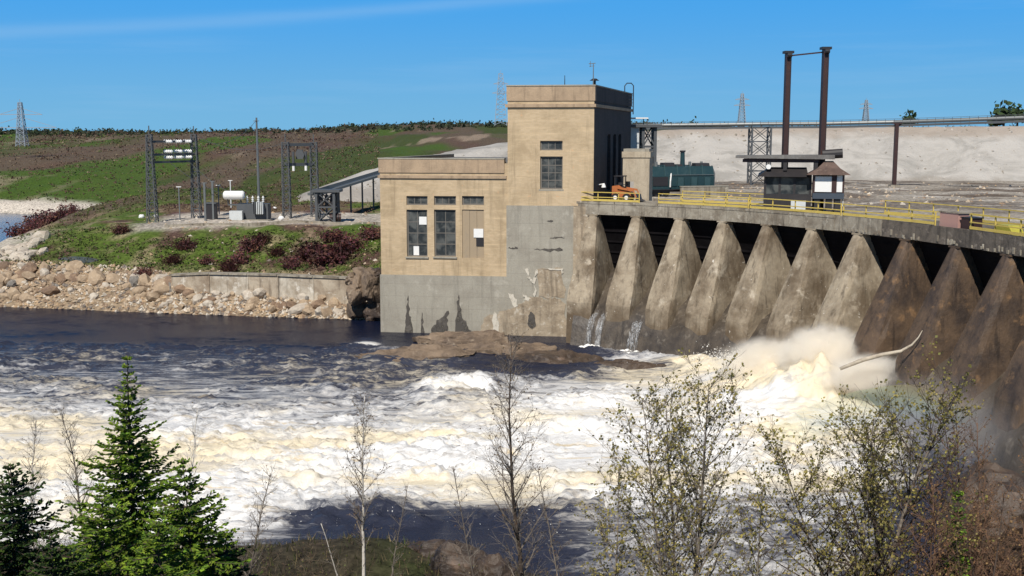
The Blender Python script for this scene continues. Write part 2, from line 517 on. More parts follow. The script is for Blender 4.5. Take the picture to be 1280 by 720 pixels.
# ------------------------------------------------------------------ the river
def foam_at(px, py):
    shift = np.interp(px, [0,200,420,520,600,700,850,950,1100,1300], [6,2,-4,2,10,34,58,66,70,60])
    q = py + shift
    f = np.interp(q, [380,428,436,448,470,500,530,560,640,660,690,730], [0,0.02,0.36,0.43,0.48,0.56,0.68,0.84,0.93,0.84,0.62,0.55])
    near = np.exp(-((px-520)/210)**4)*sstep(612,646,py + 0.02*(px-520))
    f = f*(1-near*0.62)
    right = sstep(1060,1180,px)*sstep(440,490,py)
    f = f*(1-0.55*right)
    f = f*(1-0.7*sstep(1128,1140,px)*sstep(505,490,py))
    brown = np.exp(-((px-665)/85)**4)*sstep(480,458,py)
    f = f*(1-0.7*brown)
    crest = np.exp(-((px-570)/62)**4 - ((py-490)/16)**2)
    f = np.maximum(f, crest)
    rim = np.exp(-((px-458)/22)**2 - ((py-432)/7)**2)
    return np.clip(np.maximum(f, rim), 0, 1)
def river_surface(x0, x1, y0, y1, st):
    X, Y = np.meshgrid(np.arange(x0, x1, st), np.arange(y0, y1, st))
    px, py = project(X, Y, np.zeros_like(X))
    f = foam_at(px, py)
    rough = 0.06 + 0.50*f + 0.35*sstep(0.1,0.3,f)*(1-f)
    wx, wy = X + 2*fbm(X*.2,Y*.2,5), Y + 2*fbm(X*.2+9,Y*.2,6)
    big = fbm(wx*0.16, wy*0.30, 11, 3) - 0.5
    rid = 1 - np.abs(2*fbm(wx*0.42, wy*0.75, 14, 4, 0.55)-1)
    sml = fbm(X*1.3, Y*1.9, 17, 4, 0.6) - 0.5
    crs = (1 - np.abs(2*fbm(wx*1.1, wy*1.9, 19, 3, 0.55)-1))**3
    Z = rough*(2.6*big + 1.5*(rid-0.75) + (0.35+0.6*f)*sml + 0.75*f*(crs-0.3))
    s = signed_shore(X, Y)
    Z = Z*sstep(0.3,-1.8,s)
    # standing wave below the rock apron and the boil at the toe of the dam
    Z = Z + 1.1*np.exp(-((px-575)/60)**4 - ((py-492)/15)**2)*(0.6+0.8*fbm(X*.7,Y*.7,77,3))
    Z = Z + sstep(860,960,px)*sstep(1150,1080,px)*np.exp(-((py-468)/30)**2)*2.6*fbm(X*.5,Y*.5,79,4)
    ridge_ = np.zeros_like(X)
    for t_ in np.arange(2.6, 6.7, 0.1):
        c_ = DM(t_, 6.2 + 0.5*math.sin(t_*5), 0); hh_ = 0.5 + 3.3*((t_-2.6)/4.0)**1.4
        near_ = np.exp(-((X-c_.x)**2 + (Y-c_.y)**2)/(1.9 + 0.40*(t_-2.6))**2)
        Z = np.maximum(Z, near_**0.8*hh_*(0.45 + 0.7*fbm(X*.9,Y*.9,83,3) + 0.3*(fbm(X*2.3,Y*2.3,85,3)-.4)))
        ridge_ = np.maximum(ridge_, sstep(0.1,0.6,near_)*sstep(2.6,3.6,t_))
        f = np.maximum(f, sstep(0.12,0.5,near_)*sstep(2.6,3.6,t_))
    tan = fbm(wx*0.10, wy*0.22, 91, 4) + 0.28*ridge_
    return X, Y, Z, f, tan

m, n, l, b = nodes('river_water')
P = position(n)
at = n.new('ShaderNodeAttribute'); at.attribute_name = 'foam'; foam = at.outputs['Fac']
at2 = n.new('ShaderNodeAttribute'); at2.attribute_name = 'silt'; silt = at2.outputs['Fac']
v1 = mapping(n, l, P, (0.55, 1.5, 1.0), (0,0,math.radians(-6)))
nA = noise(n, l, v1, 0.75, 8, 0.68, 0.9)
nS = noise(n, l, mapping(n, l, P, (0.16, 1.25, 0.6), (0,0,math.radians(-5))), 1.0, 7, 0.66, 0.7)
nB = noise(n, l, v1, 3.4, 7, 0.72, 0.6)
mixn = math_(n, l, 'ADD', math_(n, l, 'MULTIPLY', nA, 0.42), math_(n, l, 'ADD', math_(n, l, 'MULTIPLY', nB, 0.22), math_(n, l, 'MULTIPLY', nS, 0.36)))
fac = ramp(n, l, math_(n, l, 'ADD', math_(n, l, 'MULTIPLY', foam, 0.58), mixn), 0.73, 0.95)
cream = mixc(n, l, ramp(n, l, math_(n, l, 'ADD', math_(n, l, 'MULTIPLY', silt, 0.8), math_(n, l, 'MULTIPLY', nA, 0.35)), 0.48, 0.72), (0.80,0.795,0.785), (0.77,0.68,0.51))
cream = mixc(n, l, ramp(n, l, nB, 0.52, 0.74, 0, 0.55), cream, (0.52,0.42,0.29))
deep = mixc(n, l, foam, (0.005,0.008,0.024), (0.085,0.092,0.125))
cream = mixc(n, l, ramp(n, l, nS, 0.52, 0.68, 0, 0.8), cream, (0.47,0.44,0.41))
cream = mixc(n, l, ramp(n, l, nS, 0.47, 0.30, 0, 0.85), cream, (0.76,0.61,0.38))
col = mixc(n, l, fac, deep, cream)
l.new(col, b.inputs['Base Color'])
l.new(ramp(n, l, fac, 0, 1, 0.16, 0.85), b.inputs['Roughness'])
b.inputs['IOR'].default_value = 1.33
b.inputs['Specular IOR Level'].default_value = 0.22
hgt = math_(n, l, 'ADD', noise(n, l, mapping(n, l, P, (1,1.7,1)), 2.6, 8, 0.74, 0.5), math_(n, l, 'MULTIPLY', fac, 0.35))
bump(n, l, b, hgt, 0.6, 0.22)
M_river = m
X_, Y_, Z_, f_, t_ = river_surface(-72, 40, 42, 134, 0.21)
grid_mesh('river', X_, Y_, Z_, M_river, None, {'foam': f_, 'silt': t_}, kind='structure')
m, n, l, b = nodes('calm_water')
P = position(n)
b.inputs['Base Color'].default_value = (0.02,0.05,0.11,1); b.inputs['Roughness'].default_value = 0.12; b.inputs['IOR'].default_value = 1.33
bump(n, l, b, noise(n, l, mapping(n, l, P, (1,2.5,1)), 0.8, 5, 0.6), 0.35, 0.15)
M_calm = m
mb = MB()   # the calmer reach upstream round the point, and the river past the frame's left edge
mb.add([(-1200,134.0,0),(-72,134.0,0),(-60,134.0,0),(-60,300,0),(-1200,300,0)], [(0,1,2,3,4)])
mb.add([(-1200,42,0),(-72,42,0),(-72,134.0,0),(-1200,134.0,0)], [(0,1,2,3)])
mb.build('water', M_calm, kind='structure')
# ------------------------------------------------------------------ materials of the works
def brick_material(name, c1, c2, mortar):
    m, n, l, b = nodes(name)
    P = position(n)
    sep = n.new('ShaderNodeSeparateXYZ'); l.new(P, sep.inputs[0])
    cmb = n.new('ShaderNodeCombineXYZ')
    l.new(math_(n, l, 'ADD', sep.outputs[0], math_(n, l, 'MULTIPLY', sep.outputs[1], 0.97)), cmb.inputs[0]); l.new(sep.outputs[2], cmb.inputs[1])
    bt = n.new('ShaderNodeTexBrick')
    l.new(cmb.outputs[0], bt.inputs['Vector'])
    bt.inputs['Scale'].default_value = 1.0; bt.inputs['Brick Width'].default_value = 0.32; bt.inputs['Row Height'].default_value = 0.12
    bt.inputs['Mortar Size'].default_value = 0.012
    bt.inputs['Color1'].default_value = rgb(c1); bt.inputs['Color2'].default_value = rgb(c2); bt.inputs['Mortar'].default_value = rgb(mortar)
    c = bt.outputs['Color']
    c = mixc(n, l, ramp(n, l, noise(n, l, P, 0.30, 6, 0.7, 0.6), 0.42, 0.70, 0, 0.75), c, tuple(x*0.68 for x in c2))
    c = mixc(n, l, ramp(n, l, noise(n, l, mapping(n, l, P, (0.25,0.25,3.2)), 1.0, 4, 0.6), 0.5, 0.75, 0, 0.45), c, tuple(min(1,x*1.25) for x in c1))
    c = mixc(n, l, ramp(n, l, noise(n, l, mapping(n, l, P, (1.3,1.3,0.10)), 1.1, 6, 0.68), 0.50, 0.72, 0, 0.6), c, tuple(x*0.45 for x in c2))
    c = mixc(n, l, ramp(n, l, noise(n, l, P, 1.7, 5, 0.7, 0.6), 0.63, 0.72, 0, 0.5), c, (c1[0]*1.15, c1[1]*0.85, c1[2]*0.7))
    l.new(c, b.inputs['Base Color']); b.inputs['Roughness'].default_value = 0.9
    bump(n, l, b, bt.outputs['Fac'], -0.25, 0.01)
    return m
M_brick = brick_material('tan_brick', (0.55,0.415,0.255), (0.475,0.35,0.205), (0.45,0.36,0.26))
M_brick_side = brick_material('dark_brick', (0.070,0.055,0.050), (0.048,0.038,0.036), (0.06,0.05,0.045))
M_band = weathered('stone_band', (0.42,0.305,0.20), (0.31,0.225,0.15), None, 0.5, 0.9, 0.5, 0, bstr=0.3)
M_conc_grey = weathered('grey_concrete', (0.34,0.315,0.26), (0.275,0.25,0.205), (0.40,0.37,0.31), 0.35, 0.9, 0.35, 0.25, (0.4,0.37,0.32), 0.4, lines=1.25)
M_pier = weathered('pier_concrete', (0.35,0.29,0.21), (0.125,0.09,0.056), (0.43,0.37,0.285), 0.30, 0.85, 0.7, 0.9, (0.66,0.61,0.53), 0.8, 0.09, 3.0, wet=3.2)
M_pier_dark = weathered('dark_pier_concrete', (0.115,0.075,0.047), (0.036,0.026,0.022), (0.22,0.13,0.065), 0.4, 0.6, 0.7, 0.1, (0.3,0.24,0.18), 0.8, 0.09, 4.0)  # darker browns for the piers at the right end
M_chute = weathered('wet_spillway_concrete', (0.095,0.075,0.055), (0.045,0.036,0.029), (0.17,0.145,0.115), 0.5, 0.5, 0.6, 0.1, bstr=0.7, bdist=0.12, fine=3.0)
M_deck = weathered('deck_concrete', (0.33,0.295,0.235), (0.17,0.14,0.105), (0.42,0.385,0.32), 0.8, 0.9, 0.85, 0.35, (0.5,0.46,0.4), 0.6)
M_gate = weathered('gate_shadow_black', (0.009,0.008,0.009), (0.005,0.004,0.005), None, 0.8, 0.95, 0.3, 0, bstr=0.3)  # near black stands in for the deck's shadow in the bays
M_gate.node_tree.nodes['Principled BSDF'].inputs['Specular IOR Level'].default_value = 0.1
M_frame = paint('window_frame_paint', (0.15,0.135,0.115), 0.6, 0.5)
M_glass = None
m, n, l, b = nodes('window_glass')
P = position(n)
c = mixc(n, l, ramp(n, l, noise(n, l, P, 0.9, 4, 0.6, 0.5), 0.4, 0.65), (0.030,0.036,0.040), (0.11,0.115,0.11))
l.new(c, b.inputs['Base Color']); b.inputs['Roughness'].default_value = 0.12
M_glass = m
M_board = paint('plywood_board', (0.34,0.26,0.17), 0.8, 0.6, 0, 1.6, (0.25,0.21,0.16))
M_dark = paint('dark_steel', (0.022,0.020,0.022), 0.5, 0.4)
M_rust = paint('brown_mast_paint', (0.040,0.018,0.016), 0.55, 0.5, 0, 2.0, (0.085,0.035,0.022))
M_yellow = paint('yellow_rail_paint', (0.56,0.42,0.095), 0.55, 0.6, 0, 2.0, (0.30,0.21,0.09))
M_galv = paint('galvanised_steel', (0.16,0.17,0.17), 0.5, 0.4, 0.3)
M_lattice = paint('lattice_steel', (0.075,0.080,0.085), 0.6, 0.4)
M_far_lattice = paint('hazy_pylon_steel', (0.27,0.31,0.36), 0.7, 0.2)  # steel paled towards blue, distance haze put into the colour
M_white = paint('white_paint', (0.78,0.77,0.74), 0.45, 0.25, 0, 2.0, (0.5,0.47,0.42))
M_palegrey = paint('pale_grey_paint', (0.55,0.57,0.56), 0.5, 0.3)
M_porcelain = paint('porcelain', (0.82,0.81,0.78), 0.3, 0.1)
M_teal = paint('teal_paint', (0.016,0.044,0.050), 0.42, 0.6, 0, 1.2, (0.05,0.085,0.085))
M_orange = paint('orange_paint', (0.42,0.13,0.035), 0.6, 0.6, 0, 3.0, (0.16,0.07,0.04))
M_tyre = paint('tyre_rubber', (0.018,0.017,0.016), 0.85, 0.3)
M_wood = weathered('old_timber', (0.14,0.105,0.075), (0.07,0.05,0.036), None, 1.0, 0.85, 0.4)
M_roofing = weathered('brown_roofing', (0.125,0.080,0.062), (0.075,0.048,0.038), (0.19,0.14,0.11), 0.9, 0.8, 0.2)
M_roof_grey = weathered('flat_roofing', (0.17,0.165,0.155), (0.11,0.10,0.095), (0.25,0.24,0.22), 0.6, 0.85, 0.1)
M_rockB = weathered('brown_bedrock', (0.215,0.155,0.105), (0.10,0.07,0.05), (0.33,0.26,0.19), 0.45, 0.75, 0.25, 0.3, (0.45,0.36,0.27), 1.0, 0.18, 2.6)
M_stain = paint('damp_stain', (0.075,0.065,0.055), 0.75, 0.8, 0, 2.0, (0.17,0.15,0.125))
M_lime = paint('lime_bloom', (0.58,0.53,0.44), 0.85, 0.8, 0, 2.0, (0.42,0.36,0.28))
def ragged(m, lo, hi, sc):
    n, l = m.node_tree.nodes, m.node_tree.links
    b = n['Principled BSDF']; P = position(n)
    tr = n.new('ShaderNodeBsdfTransparent'); ms = n.new('ShaderNodeMixShader')
    l.new(ramp(n, l, noise(n, l, mapping(n, l, P, (1,1,.55)), sc, 6, .7), lo, hi), ms.inputs[0])
    l.new(tr.outputs[0], ms.inputs[1]); l.new(b.outputs[0], ms.inputs[2]); l.new(ms.outputs[0], n['Material Output'].inputs['Surface'])
ragged(M_stain, .30, .52, 2.2); ragged(M_lime, .30, .48, 2.6)
M_spall = weathered('spalled_concrete', (0.40,0.325,0.235), (0.25,0.195,0.135), (0.52,0.46,0.37), 0.8, 0.9, 0.6, 0.3, bstr=0.9, bdist=0.1, fine=3.0)

# ------------------------------------------------------------------ powerhouse
YF = 110.0
PC = U(742, 250, YF); PC.z = 0                       # foot of the front right corner
UV = Vector((21.35, -2.8, 0)).normalized()           # along the front, to the right
VV = Vector((0.25, 0.968, 0)).normalized()           # into the building
def PM(p):                                            # local (u, v, z) with u = 0 at the right corner, negative to the left
    return PC + UV*p[0] + VV*p[1] + Vector((0,0,p[2]))
NF = Vector((-UV.y, UV.x, 0))                        # front plane normal (pointing in)
def FU(px, py):
    """front-plane coordinates (u, z) of a point in the picture"""
    a, b_ = (px-640)/F, -(py-360)/F
    d = Vector((a, CT + b_*ST, b_*CT - ST))
    o = Vector((0,0,CAM_Z))
    t = (PC - o).dot(NF)/d.dot(NF)
    q = o + d*t
    return (q-PC).dot(UV), q.z
uL = FU(476, 300)[0]; uT = FU(635, 300)[0]
zSill = FU(600, 345)[1]; zLow = FU(560, 199)[1]; zTop = FU(700, 106)[1]; zGB = FU(680, 257)[1]
zBand0, zBand1 = FU(560,216)[1], FU(560,223)[1]
tB0, tB1 = FU(700,126)[1], FU(700,134)[1]
DEP = 24.0
PH = thing('powerhouse', PM((uL/2, 0, 0)), 'tan brick powerhouse with a tall square tower on a grey concrete base beside the dam', 'powerhouse')
def rect(x0, y0, x1, y1):
    u0, z1 = FU(x0, y0); u1, z0 = FU(x1, y1)
    return (u0, u1, z0, z1)
tall = [rect(508,262,534.5,321), rect(542.5,262,570,321), rect(577.5,262,605,323)]
tran = [rect(508,245,534.5,256.5), rect(542.5,245,570,256.5), rect(577.5,245,605,256.5)]
ttall = rect(675.5,195.5,703.5,236.5); tsmall = rect(675.5,176,703.5,188)
def wall_open(mb, u0, u1, z0, z1, v, holes, deep=0.38):
    us = sorted({u0, u1} | {h[0] for h in holes} | {h[1] for h in holes}); zs = sorted({z0, z1} | {h[2] for h in holes} | {h[3] for h in holes})
    for a, b_ in zip(us, us[1:]):
        for c, d in zip(zs, zs[1:]):
            if any(h[0]-1e-6 <= a and b_ <= h[1]+1e-6 and h[2]-1e-6 <= c and d <= h[3]+1e-6 for h in holes): continue
            mb.add([PM((a,v,c)), PM((b_,v,c)), PM((b_,v,d)), PM((a,v,d))], [(0,1,2,3)])
    for h in holes:
        a, b_, c, d = h; w = v+deep
        mb.add([PM(q) for q in ((a,v,c),(a,v,d),(a,w,d),(a,w,c))], [(0,1,2,3)])
        mb.add([PM(q) for q in ((b_,v,d),(b_,v,c),(b_,w,c),(b_,w,d))], [(0,1,2,3)])
        mb.add([PM(q) for q in ((a,v,d),(b_,v,d),(b_,w,d),(a,w,d))], [(0,1,2,3)])
        mb.add([PM(q) for q in ((b_,v,c),(a,v,c),(a,w,c),(b_,w,c))], [(0,1,2,3)])
def shell(mb, u0, u1, v0, v1, z0, z1, front_holes, right_holes=(), side=None):
    wall_open(mb, u0, u1, z0, z1, v0, front_holes)
    def q(*ps): mb.add([PM(p) for p in ps], [(0,1,2,3)])
    q((u0,v1,z0),(u0,v0,z0),(u0,v0,z1),(u0,v1,z1)); q((u1,v1,z0),(u0,v1,z0),(u0,v1,z1),(u1,v1,z1))
    q((u0,v0,z1),(u1,v0,z1),(u1,v1,z1),(u0,v1,z1)); q((u0,v0+0.42,z0+0.02),(u1-0.42,v0+0.42,z0+0.02),(u1-0.42,v0+0.42,z1-0.02),(u0,v0+0.42,z1-0.02))
    # right wall with openings, along v
    if side is not None:
        def q(*ps): side.add([PM(p) for p in ps], [(0,1,2,3)])
    vs = sorted({v0, v1} | {h[0] for h in right_holes} | {h[1] for h in right_holes}); zs = sorted({z0, z1} | {h[2] for h in right_holes} | {h[3] for h in right_holes})
    for a, b_ in zip(vs, vs[1:]):
        for c, d in zip(zs, zs[1:]):
            if any(h[0]-1e-6 <= a and b_ <= h[1]+1e-6 and h[2]-1e-6 <= c and d <= h[3]+1e-6 for h in right_holes): continue
            q((u1,a,c),(u1,b_,c),(u1,b_,d),(u1,a,d))
    for a, b_, c, d in right_holes:
        w = u1-0.4
        q((u1,a,c),(u1,a,d),(w,a,d),(w,a,c)); q((u1,b_,d),(u1,b_,c),(w,b_,c),(w,b_,d)); q((u1,a,d),(u1,b_,d),(w,b_,d),(w,a,d)); q((u1,b_,c),(u1,a,c),(w,a,c),(w,b_,c))
    if right_holes: q((u1-0.41,v0,z0+.02),(u1-0.41,v1,z0+.02),(u1-0.41,v1,z1-.02),(u1-0.41,v0,z1-.02))
mb = MB()
shell(mb, uL, uT, 0.0, DEP, zSill, zLow-0.4, tall+tran)
WING = mb.build('wing_wall', M_brick, PH)
mb = MB()
zD = 13.4
right_win = [(7.6,9.6,14.2,20.0), (11.2,13.2,14.2,20.0), (14.8,16.8,14.2,20.0)]
tower_low = zGB
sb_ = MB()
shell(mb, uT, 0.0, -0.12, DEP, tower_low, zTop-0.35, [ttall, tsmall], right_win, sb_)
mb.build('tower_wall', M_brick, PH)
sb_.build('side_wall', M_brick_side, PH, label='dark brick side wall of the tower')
# brick lower course of the wing between its base and the tower block; concrete base and the grey block under the tower
mb = MB(); mb.box(uL-0.12, uT-0.002, -0.10, DEP-0.2, -2.0, zSill-0.003, PM); mb.build('concrete_base', M_conc_grey, PH)
mb = MB(); mb.box(uT-0.10, -1.9, -0.22, DEP-0.3, -2.0, zGB-0.003, PM); mb.build('concrete_block', M_conc_grey, PH)
mb = MB(); mb.box(-1.897, 0.35, -0.34, DEP-0.4, -2.0, zGB-0.05, PM); mb.build('abutment', M_spall, PH)
# parapets, bands, roofs
def ring(mb, u0, u1, v0, v1, z0, z1, out, wid=0.4, sides='flrb'):
    if 'f' in sides: mb.box(u0-out, u1+out, v0-out, v0+wid, z0, z1, PM)
    if 'r' in sides: mb.box(u1-wid, u1+out-0.003, v0+wid+0.003, v1-wid, z0, z1-0.003, PM)
    if 'l' in sides: mb.box(u0-out+0.003, u0+wid, v0+wid+0.003, v1-wid, z0, z1-0.003, PM)
    if 'b' in sides: mb.box(u0-out, u1+out, v1-wid+0.003, v1+out, z0, z1, PM)
mb = MB(); ring(mb, uL, uT-0.45, 0.0, DEP, zBand0, zLow, 0.10, 0.4, 'fl'); mb.build('wing_parapet', M_band, PH)
mb = MB(); ring(mb, uL, uT-0.30, 0.0, DEP, zBand1, zBand1+0.28, 0.16, 0.3, 'fl'); mb.build('wing_cornice', M_band, PH)
mb = MB(); ring(mb, uL-0.03, uT-0.47, 0.0, DEP, zLow+0.003, zLow+0.12, 0.14, 0.45, 'fl'); mb.build('coping', M_conc_grey, PH)
mb = MB(); ring(mb, uT, 0, -0.12, DEP, tB0, zTop-0.12, 0.09, 0.4, 'flb'); mb.build('tower_parapet', M_band, PH)
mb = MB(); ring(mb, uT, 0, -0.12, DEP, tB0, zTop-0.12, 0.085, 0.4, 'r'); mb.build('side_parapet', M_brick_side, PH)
mb = MB(); ring(mb, uT, 0, -0.12, DEP, tB1, tB1+0.30, 0.20, 0.3); mb.build('tower_cornice', M_band, PH)
mb = MB(); ring(mb, uT, 0, -0.12, DEP, zTop-0.117, zTop, 0.15, 0.45); mb.build('coping', M_conc_grey, PH)
mb = MB(); mb.box(uL+0.5, uT-0.02, 0.5, DEP-0.5, zLow-0.397, zLow-0.25, PM); mb.build('wing_roof', M_roof_grey, PH)
mb = MB(); mb.box(uT+0.5, -0.5, 0.5, DEP-0.5, zTop-0.347, zTop-0.22, PM); mb.build('tower_roof', M_roof_grey, PH)
def window(r, cols, rows, v=0.20, name='window', board=False, sill=True):
    u0, u1, z0, z1 = r
    fr = MB(); w = 0.13
    fr.box(u0, u0+w, v, v+0.1, z0, z1, PM); fr.box(u1-w, u1, v, v+0.1, z0, z1, PM)
    fr.box(u0+w, u1-w, v+.002, v+0.098, z0, z0+w, PM); fr.box(u0+w, u1-w, v+.002, v+0.098, z1-w, z1, PM)
    W = fr.build(name, M_frame, PH)
    mm = MB()
    for k in range(1, cols):
        x = u0+w+(u1-u0-2*w)*k/cols; mm.box(x-0.03, x+0.03, v+0.02, v+0.08, z0+w, z1-w, PM)
    for k in range(1, rows):
        z = z0+w+(z1-z0-2*w)*k/rows; mm.box(u0+w, u1-w, v+0.024, v+0.076, z-0.04, z+0.04, PM)
    if cols+rows > 2: mm.build('muntin', M_frame, W)
    for i in range(cols):
        for j in range(rows):
            a = u0+w+(u1-u0-2*w)*i/cols; b_ = u0+w+(u1-u0-2*w)*(i+1)/cols
            c = z0+w+(z1-z0-2*w)*j/rows; d = z0+w+(z1-z0-2*w)*(j+1)/rows
            t = 0.015*math.sin(i*3.1+j*1.7+u0)
            g = MB(); g.hexa([PM(q) for q in ((a,v+.045+t,c),(b_,v+.045-t,c),(b_,v+.06-t,c),(a,v+.06+t,c),(a,v+.045+t,d),(b_,v+.045-t,d),(b_,v+.06-t,d),(a,v+.06+t,d))])
            g.build('pane', M_glass, W)
    if sill:
        s_ = MB(); s_.box(u0-0.12, u1+0.12, -0.14 if v < .3 else 0, v-0.01, z0-0.16, z0-0.004, PM); s_.build('sill', M_conc_grey, W)
    return W
for r in tall[:2]: window(r, 2, 4)
for r in tran[:2]+[tran[2]]: window(r, 3, 1, sill=False)
window(ttall, 3, 4, 0.10); window(tsmall, 3, 1, 0.10, sill=False)
# third tall opening is boarded up
u0, u1, z0, z1 = tall[2]
mb = MB()
BD = None
for k in range(3):
    a = u0 + (u1-u0)*k/3; b_ = u0 + (u1-u0)*(k+1)/3
    g = MB(); g.box(a+0.01, b_-0.01, 0.10+0.01*k, 0.16+0.01*k, z0, z1, PM)
    if k == 0: BD = g.build('window_board', M_board, PH, label='plywood boards closing the third tall window')
    else: g.build('board', M_board, BD)
r = rect(592,286,604,297)
g = MB(); g.box(r[0], r[1], 0.02, 0.11, r[2], r[3], PM); g.build('white_panel', M_white, BD)
r = rect(595,298,605,308)
g = MB(); g.box(r[0], r[1], 0.06, 0.115, r[2], r[3], PM); g.build('dark_opening', M_dark, BD)
for r_, mm_ in ((rect(523,271,534,281), M_white), (rect(516,308,523,320), M_white)):
    g = MB(); g.box(r_[0], r_[1], 0.215, 0.235, r_[2], r_[3], PM); g.build('pale_patch', mm_, PH)
# tall dark windows in the shaded side
def SP(p): return PM((p[2]*0, p[0], p[1]))
for a, b_, c, d in right_win:
    fr = MB(); x = -0.25; w = 0.12
    fr.box(x-.08, x, a, a+w, c, d, PM); fr.box(x-.08, x, b_-w, b_, c, d, PM); fr.box(x-.078, x-.002, a+w, b_-w, c, c+w, PM); fr.box(x-.078, x-.002, a+w, b_-w, d-w, d, PM)
    W = fr.build('window', M_dark, PH)
    for k in range(2):
        for j in range(4):
            p0 = a+w+(b_-a-2*w)*k/2; p1 = a+w+(b_-a-2*w)*(k+1)/2; q0 = c+w+(d-c-2*w)*j/4; q1 = c+w+(d-c-2*w)*(j+1)/4
            g = MB(); g.box(x-.05, x-.035, p0+.03, p1-.03, q0+.03, q1-.03, PM); g.build('pane', M_glass, W)
# a white lamp on the shaded wall, near the corner
g = MB(); p = PM((0.0, 2.6, 15.0)); g.cyl(p, p+Vector((0.5,-0.1,0.1)), 0.05, 6); L0 = g.build('wall_lamp', M_white, PH)
g = MB(); g.cyl(p+Vector((0.5,-0.1,0.15)), p+Vector((0.52,-0.1,-0.25)), 0.12, 10, 0.24); g.build('lamp_shade', M_white, L0)
# stains and broken patches on the base
def patch(name, mat, pts, v, t=0.035):
    rr_ = random.Random(int(pts[0][0]*7+pts[0][1])); p2 = []
    for (xa_, ya_), (xb_, yb_) in zip(pts, pts[1:]+pts[:1]):
        for k_ in range(4):
            f_ = k_/4; j_ = min(1.1, 0.09*math.hypot(xb_-xa_, yb_-ya_))*(0 if k_ == 0 else 1)
            p2.append((xa_+(xb_-xa_)*f_+rr_.gauss(0,j_), ya_+(yb_-ya_)*f_+rr_.gauss(0,j_)))
    o2 = [FU(x, y) for x, y in p2]
    g = MB(); g.prism([(a, c) for a, c in o2][::-1], lambda a, c, q: PM((a, q, c)), v, v-t)
    return g.build(name, mat, PH)
patch('damp_stain', M_stain, [(506,420),(507,402),(509,388),(511,369),(513,386),(514,400),(517,420)], -0.1)
patch('damp_stain', M_stain, [(526,420),(527,400),(528,390),(530,402),(531,420)], -0.1)
patch('damp_stain', M_stain, [(539,418),(543,406),(552,397),(558,390),(561,388),(559,404),(560,418)], -0.1)
patch('damp_stain', M_stain, [(569,418),(571,396),(572,381),(574,368),(576,384),(578,397),(584,406),(588,418)], -0.1)
patch('spalled_patch', M_spall, [(600,420),(602,408),(606,397),(613,392),(620,396),(628,388),(636,386),(646,384),(655,378),(662,372),(672,371),(684,374),(694,370),(708,380),(709,424),(640,424)], -0.22, 0.06)
patch('spalled_patch', M_spall, [(672,336),(704,335),(706,372),(694,370),(684,373),(674,371)], -0.22, 0.03)
patch('damp_stain', M_stain, [(660,404),(661,394),(665,389),(669,393),(670,408),(666,412)], -0.285, 0.02)
patch('lime_bloom', M_lime, [(616,418),(617,395),(619,389),(622,392),(624,400),(624,418)], -0.285, 0.02)
patch('lime_bloom', M_lime, [(636,366),(640,367),(645,373),(648,382),(644,384),(640,376)], -0.225, 0.03)
patch('lime_bloom', M_lime, [(657,336),(660,335),(662,345),(667,350),(671,336),(673,337),(670,352),(671,366),(669,371),(668,354),(660,347)], -0.285, 0.02)
patch('lime_bloom', M_lime, [(654,365),(660,371),(664,372),(661,376),(656,374)], -0.285, 0.02)
patch('lime_bloom', M_lime, [(680,336),(694,335.4),(704,335),(705,341),(703,342),(702,337),(690,337.2)], -0.285, 0.02)
for (x0,y0,x1) in ((668,312,704),(636,310,648),(688,297,706),(684,276,692)):
    patch('crack', M_stain, [(x0,y0),(x0+(x1-x0)*.5,y0-1.0),(x1,y0-.6),(x1,y0+1),(x0+(x1-x0)*.4,y0+1.2)], -0.22, 0.02)
# on the roof: aerial, mast, ladder hoop, vent
rz = zTop-0.22
def roof_thing(name, px, py_top, v, label, cat):
    u = FU(px, 100)[0]
    return thing(name, PM((u, v, rz)), label, cat), PM((u, v, rz))
A, p = roof_thing('roof_aerial', 739.5, 80, 0.9, 'tall thin aerial with a small head at the tower roof corner', 'aerial')
zt = zat(79, YF)
g = MB(); g.tube([p, (p.x, p.y, zt)], [0.06,0.035], 6); g.build('aerial_pole', M_galv, A)
g = MB(); g.beam((p.x-0.45,p.y,zt),(p.x+0.2,p.y,zt+0.05),0.07); g.beam((p.x-.4,p.y,zt-.25),(p.x+.1,p.y,zt-.2),0.05); g.beam((p.x-.3,p.y,zt-.3),(p.x-.3,p.y,zt+.25),.05); g.build('aerial_head', M_galv, A)
A, p = roof_thing('roof_mast', 702, 93, 1.5, 'short thin rod standing in the middle of the tower roof', 'mast')
g = MB(); g.tube([p, (p.x, p.y, zat(93, YF))], [0.05,0.03], 6); g.build('rod', M_dark, A)
g = MB(); g.cyl(p, p+Vector((0,0,0.15)), 0.16, 10); g.build('rod_foot', M_dark, A)
q = PM((-0.25, 20.5, zTop)); zh = zat(104, q.y)
A = thing('ladder_hoop', q, 'dark hoop of a roof ladder on the tower back edge', 'ladder')
g = MB(); g.tube([q, q+Vector((0,0,zh-zTop-.3)), q+Vector((.25,.0,zh-zTop)), q+Vector((.75,0,zh-zTop)), q+Vector((1.0,0,zh-zTop-.3)), q+Vector((1.0,.0,-2.5))], 0.06, 6); g.build('hoop', M_dark, A)
g = MB()
for k in range(5): g.beam(q+Vector((0.05,0,-2+k*.4)), q+Vector((.95,0,-2+k*.4)), 0.05)
g.build('rungs', M_dark, A)
q = PM((-0.6, 3.2, rz)); A = thing('roof_vent', q, 'small dark mushroom vent on the tower roof edge', 'vent')
g = MB(); g.cyl(q, q+Vector((0,0,.75)), .14, 8); g.build('vent_pipe', M_dark, A)
g = MB(); g.cyl(q+Vector((0,0,.75)), q+Vector((0,0,.95)), .5, 10, .2); g.build('vent_cap', M_dark, A)
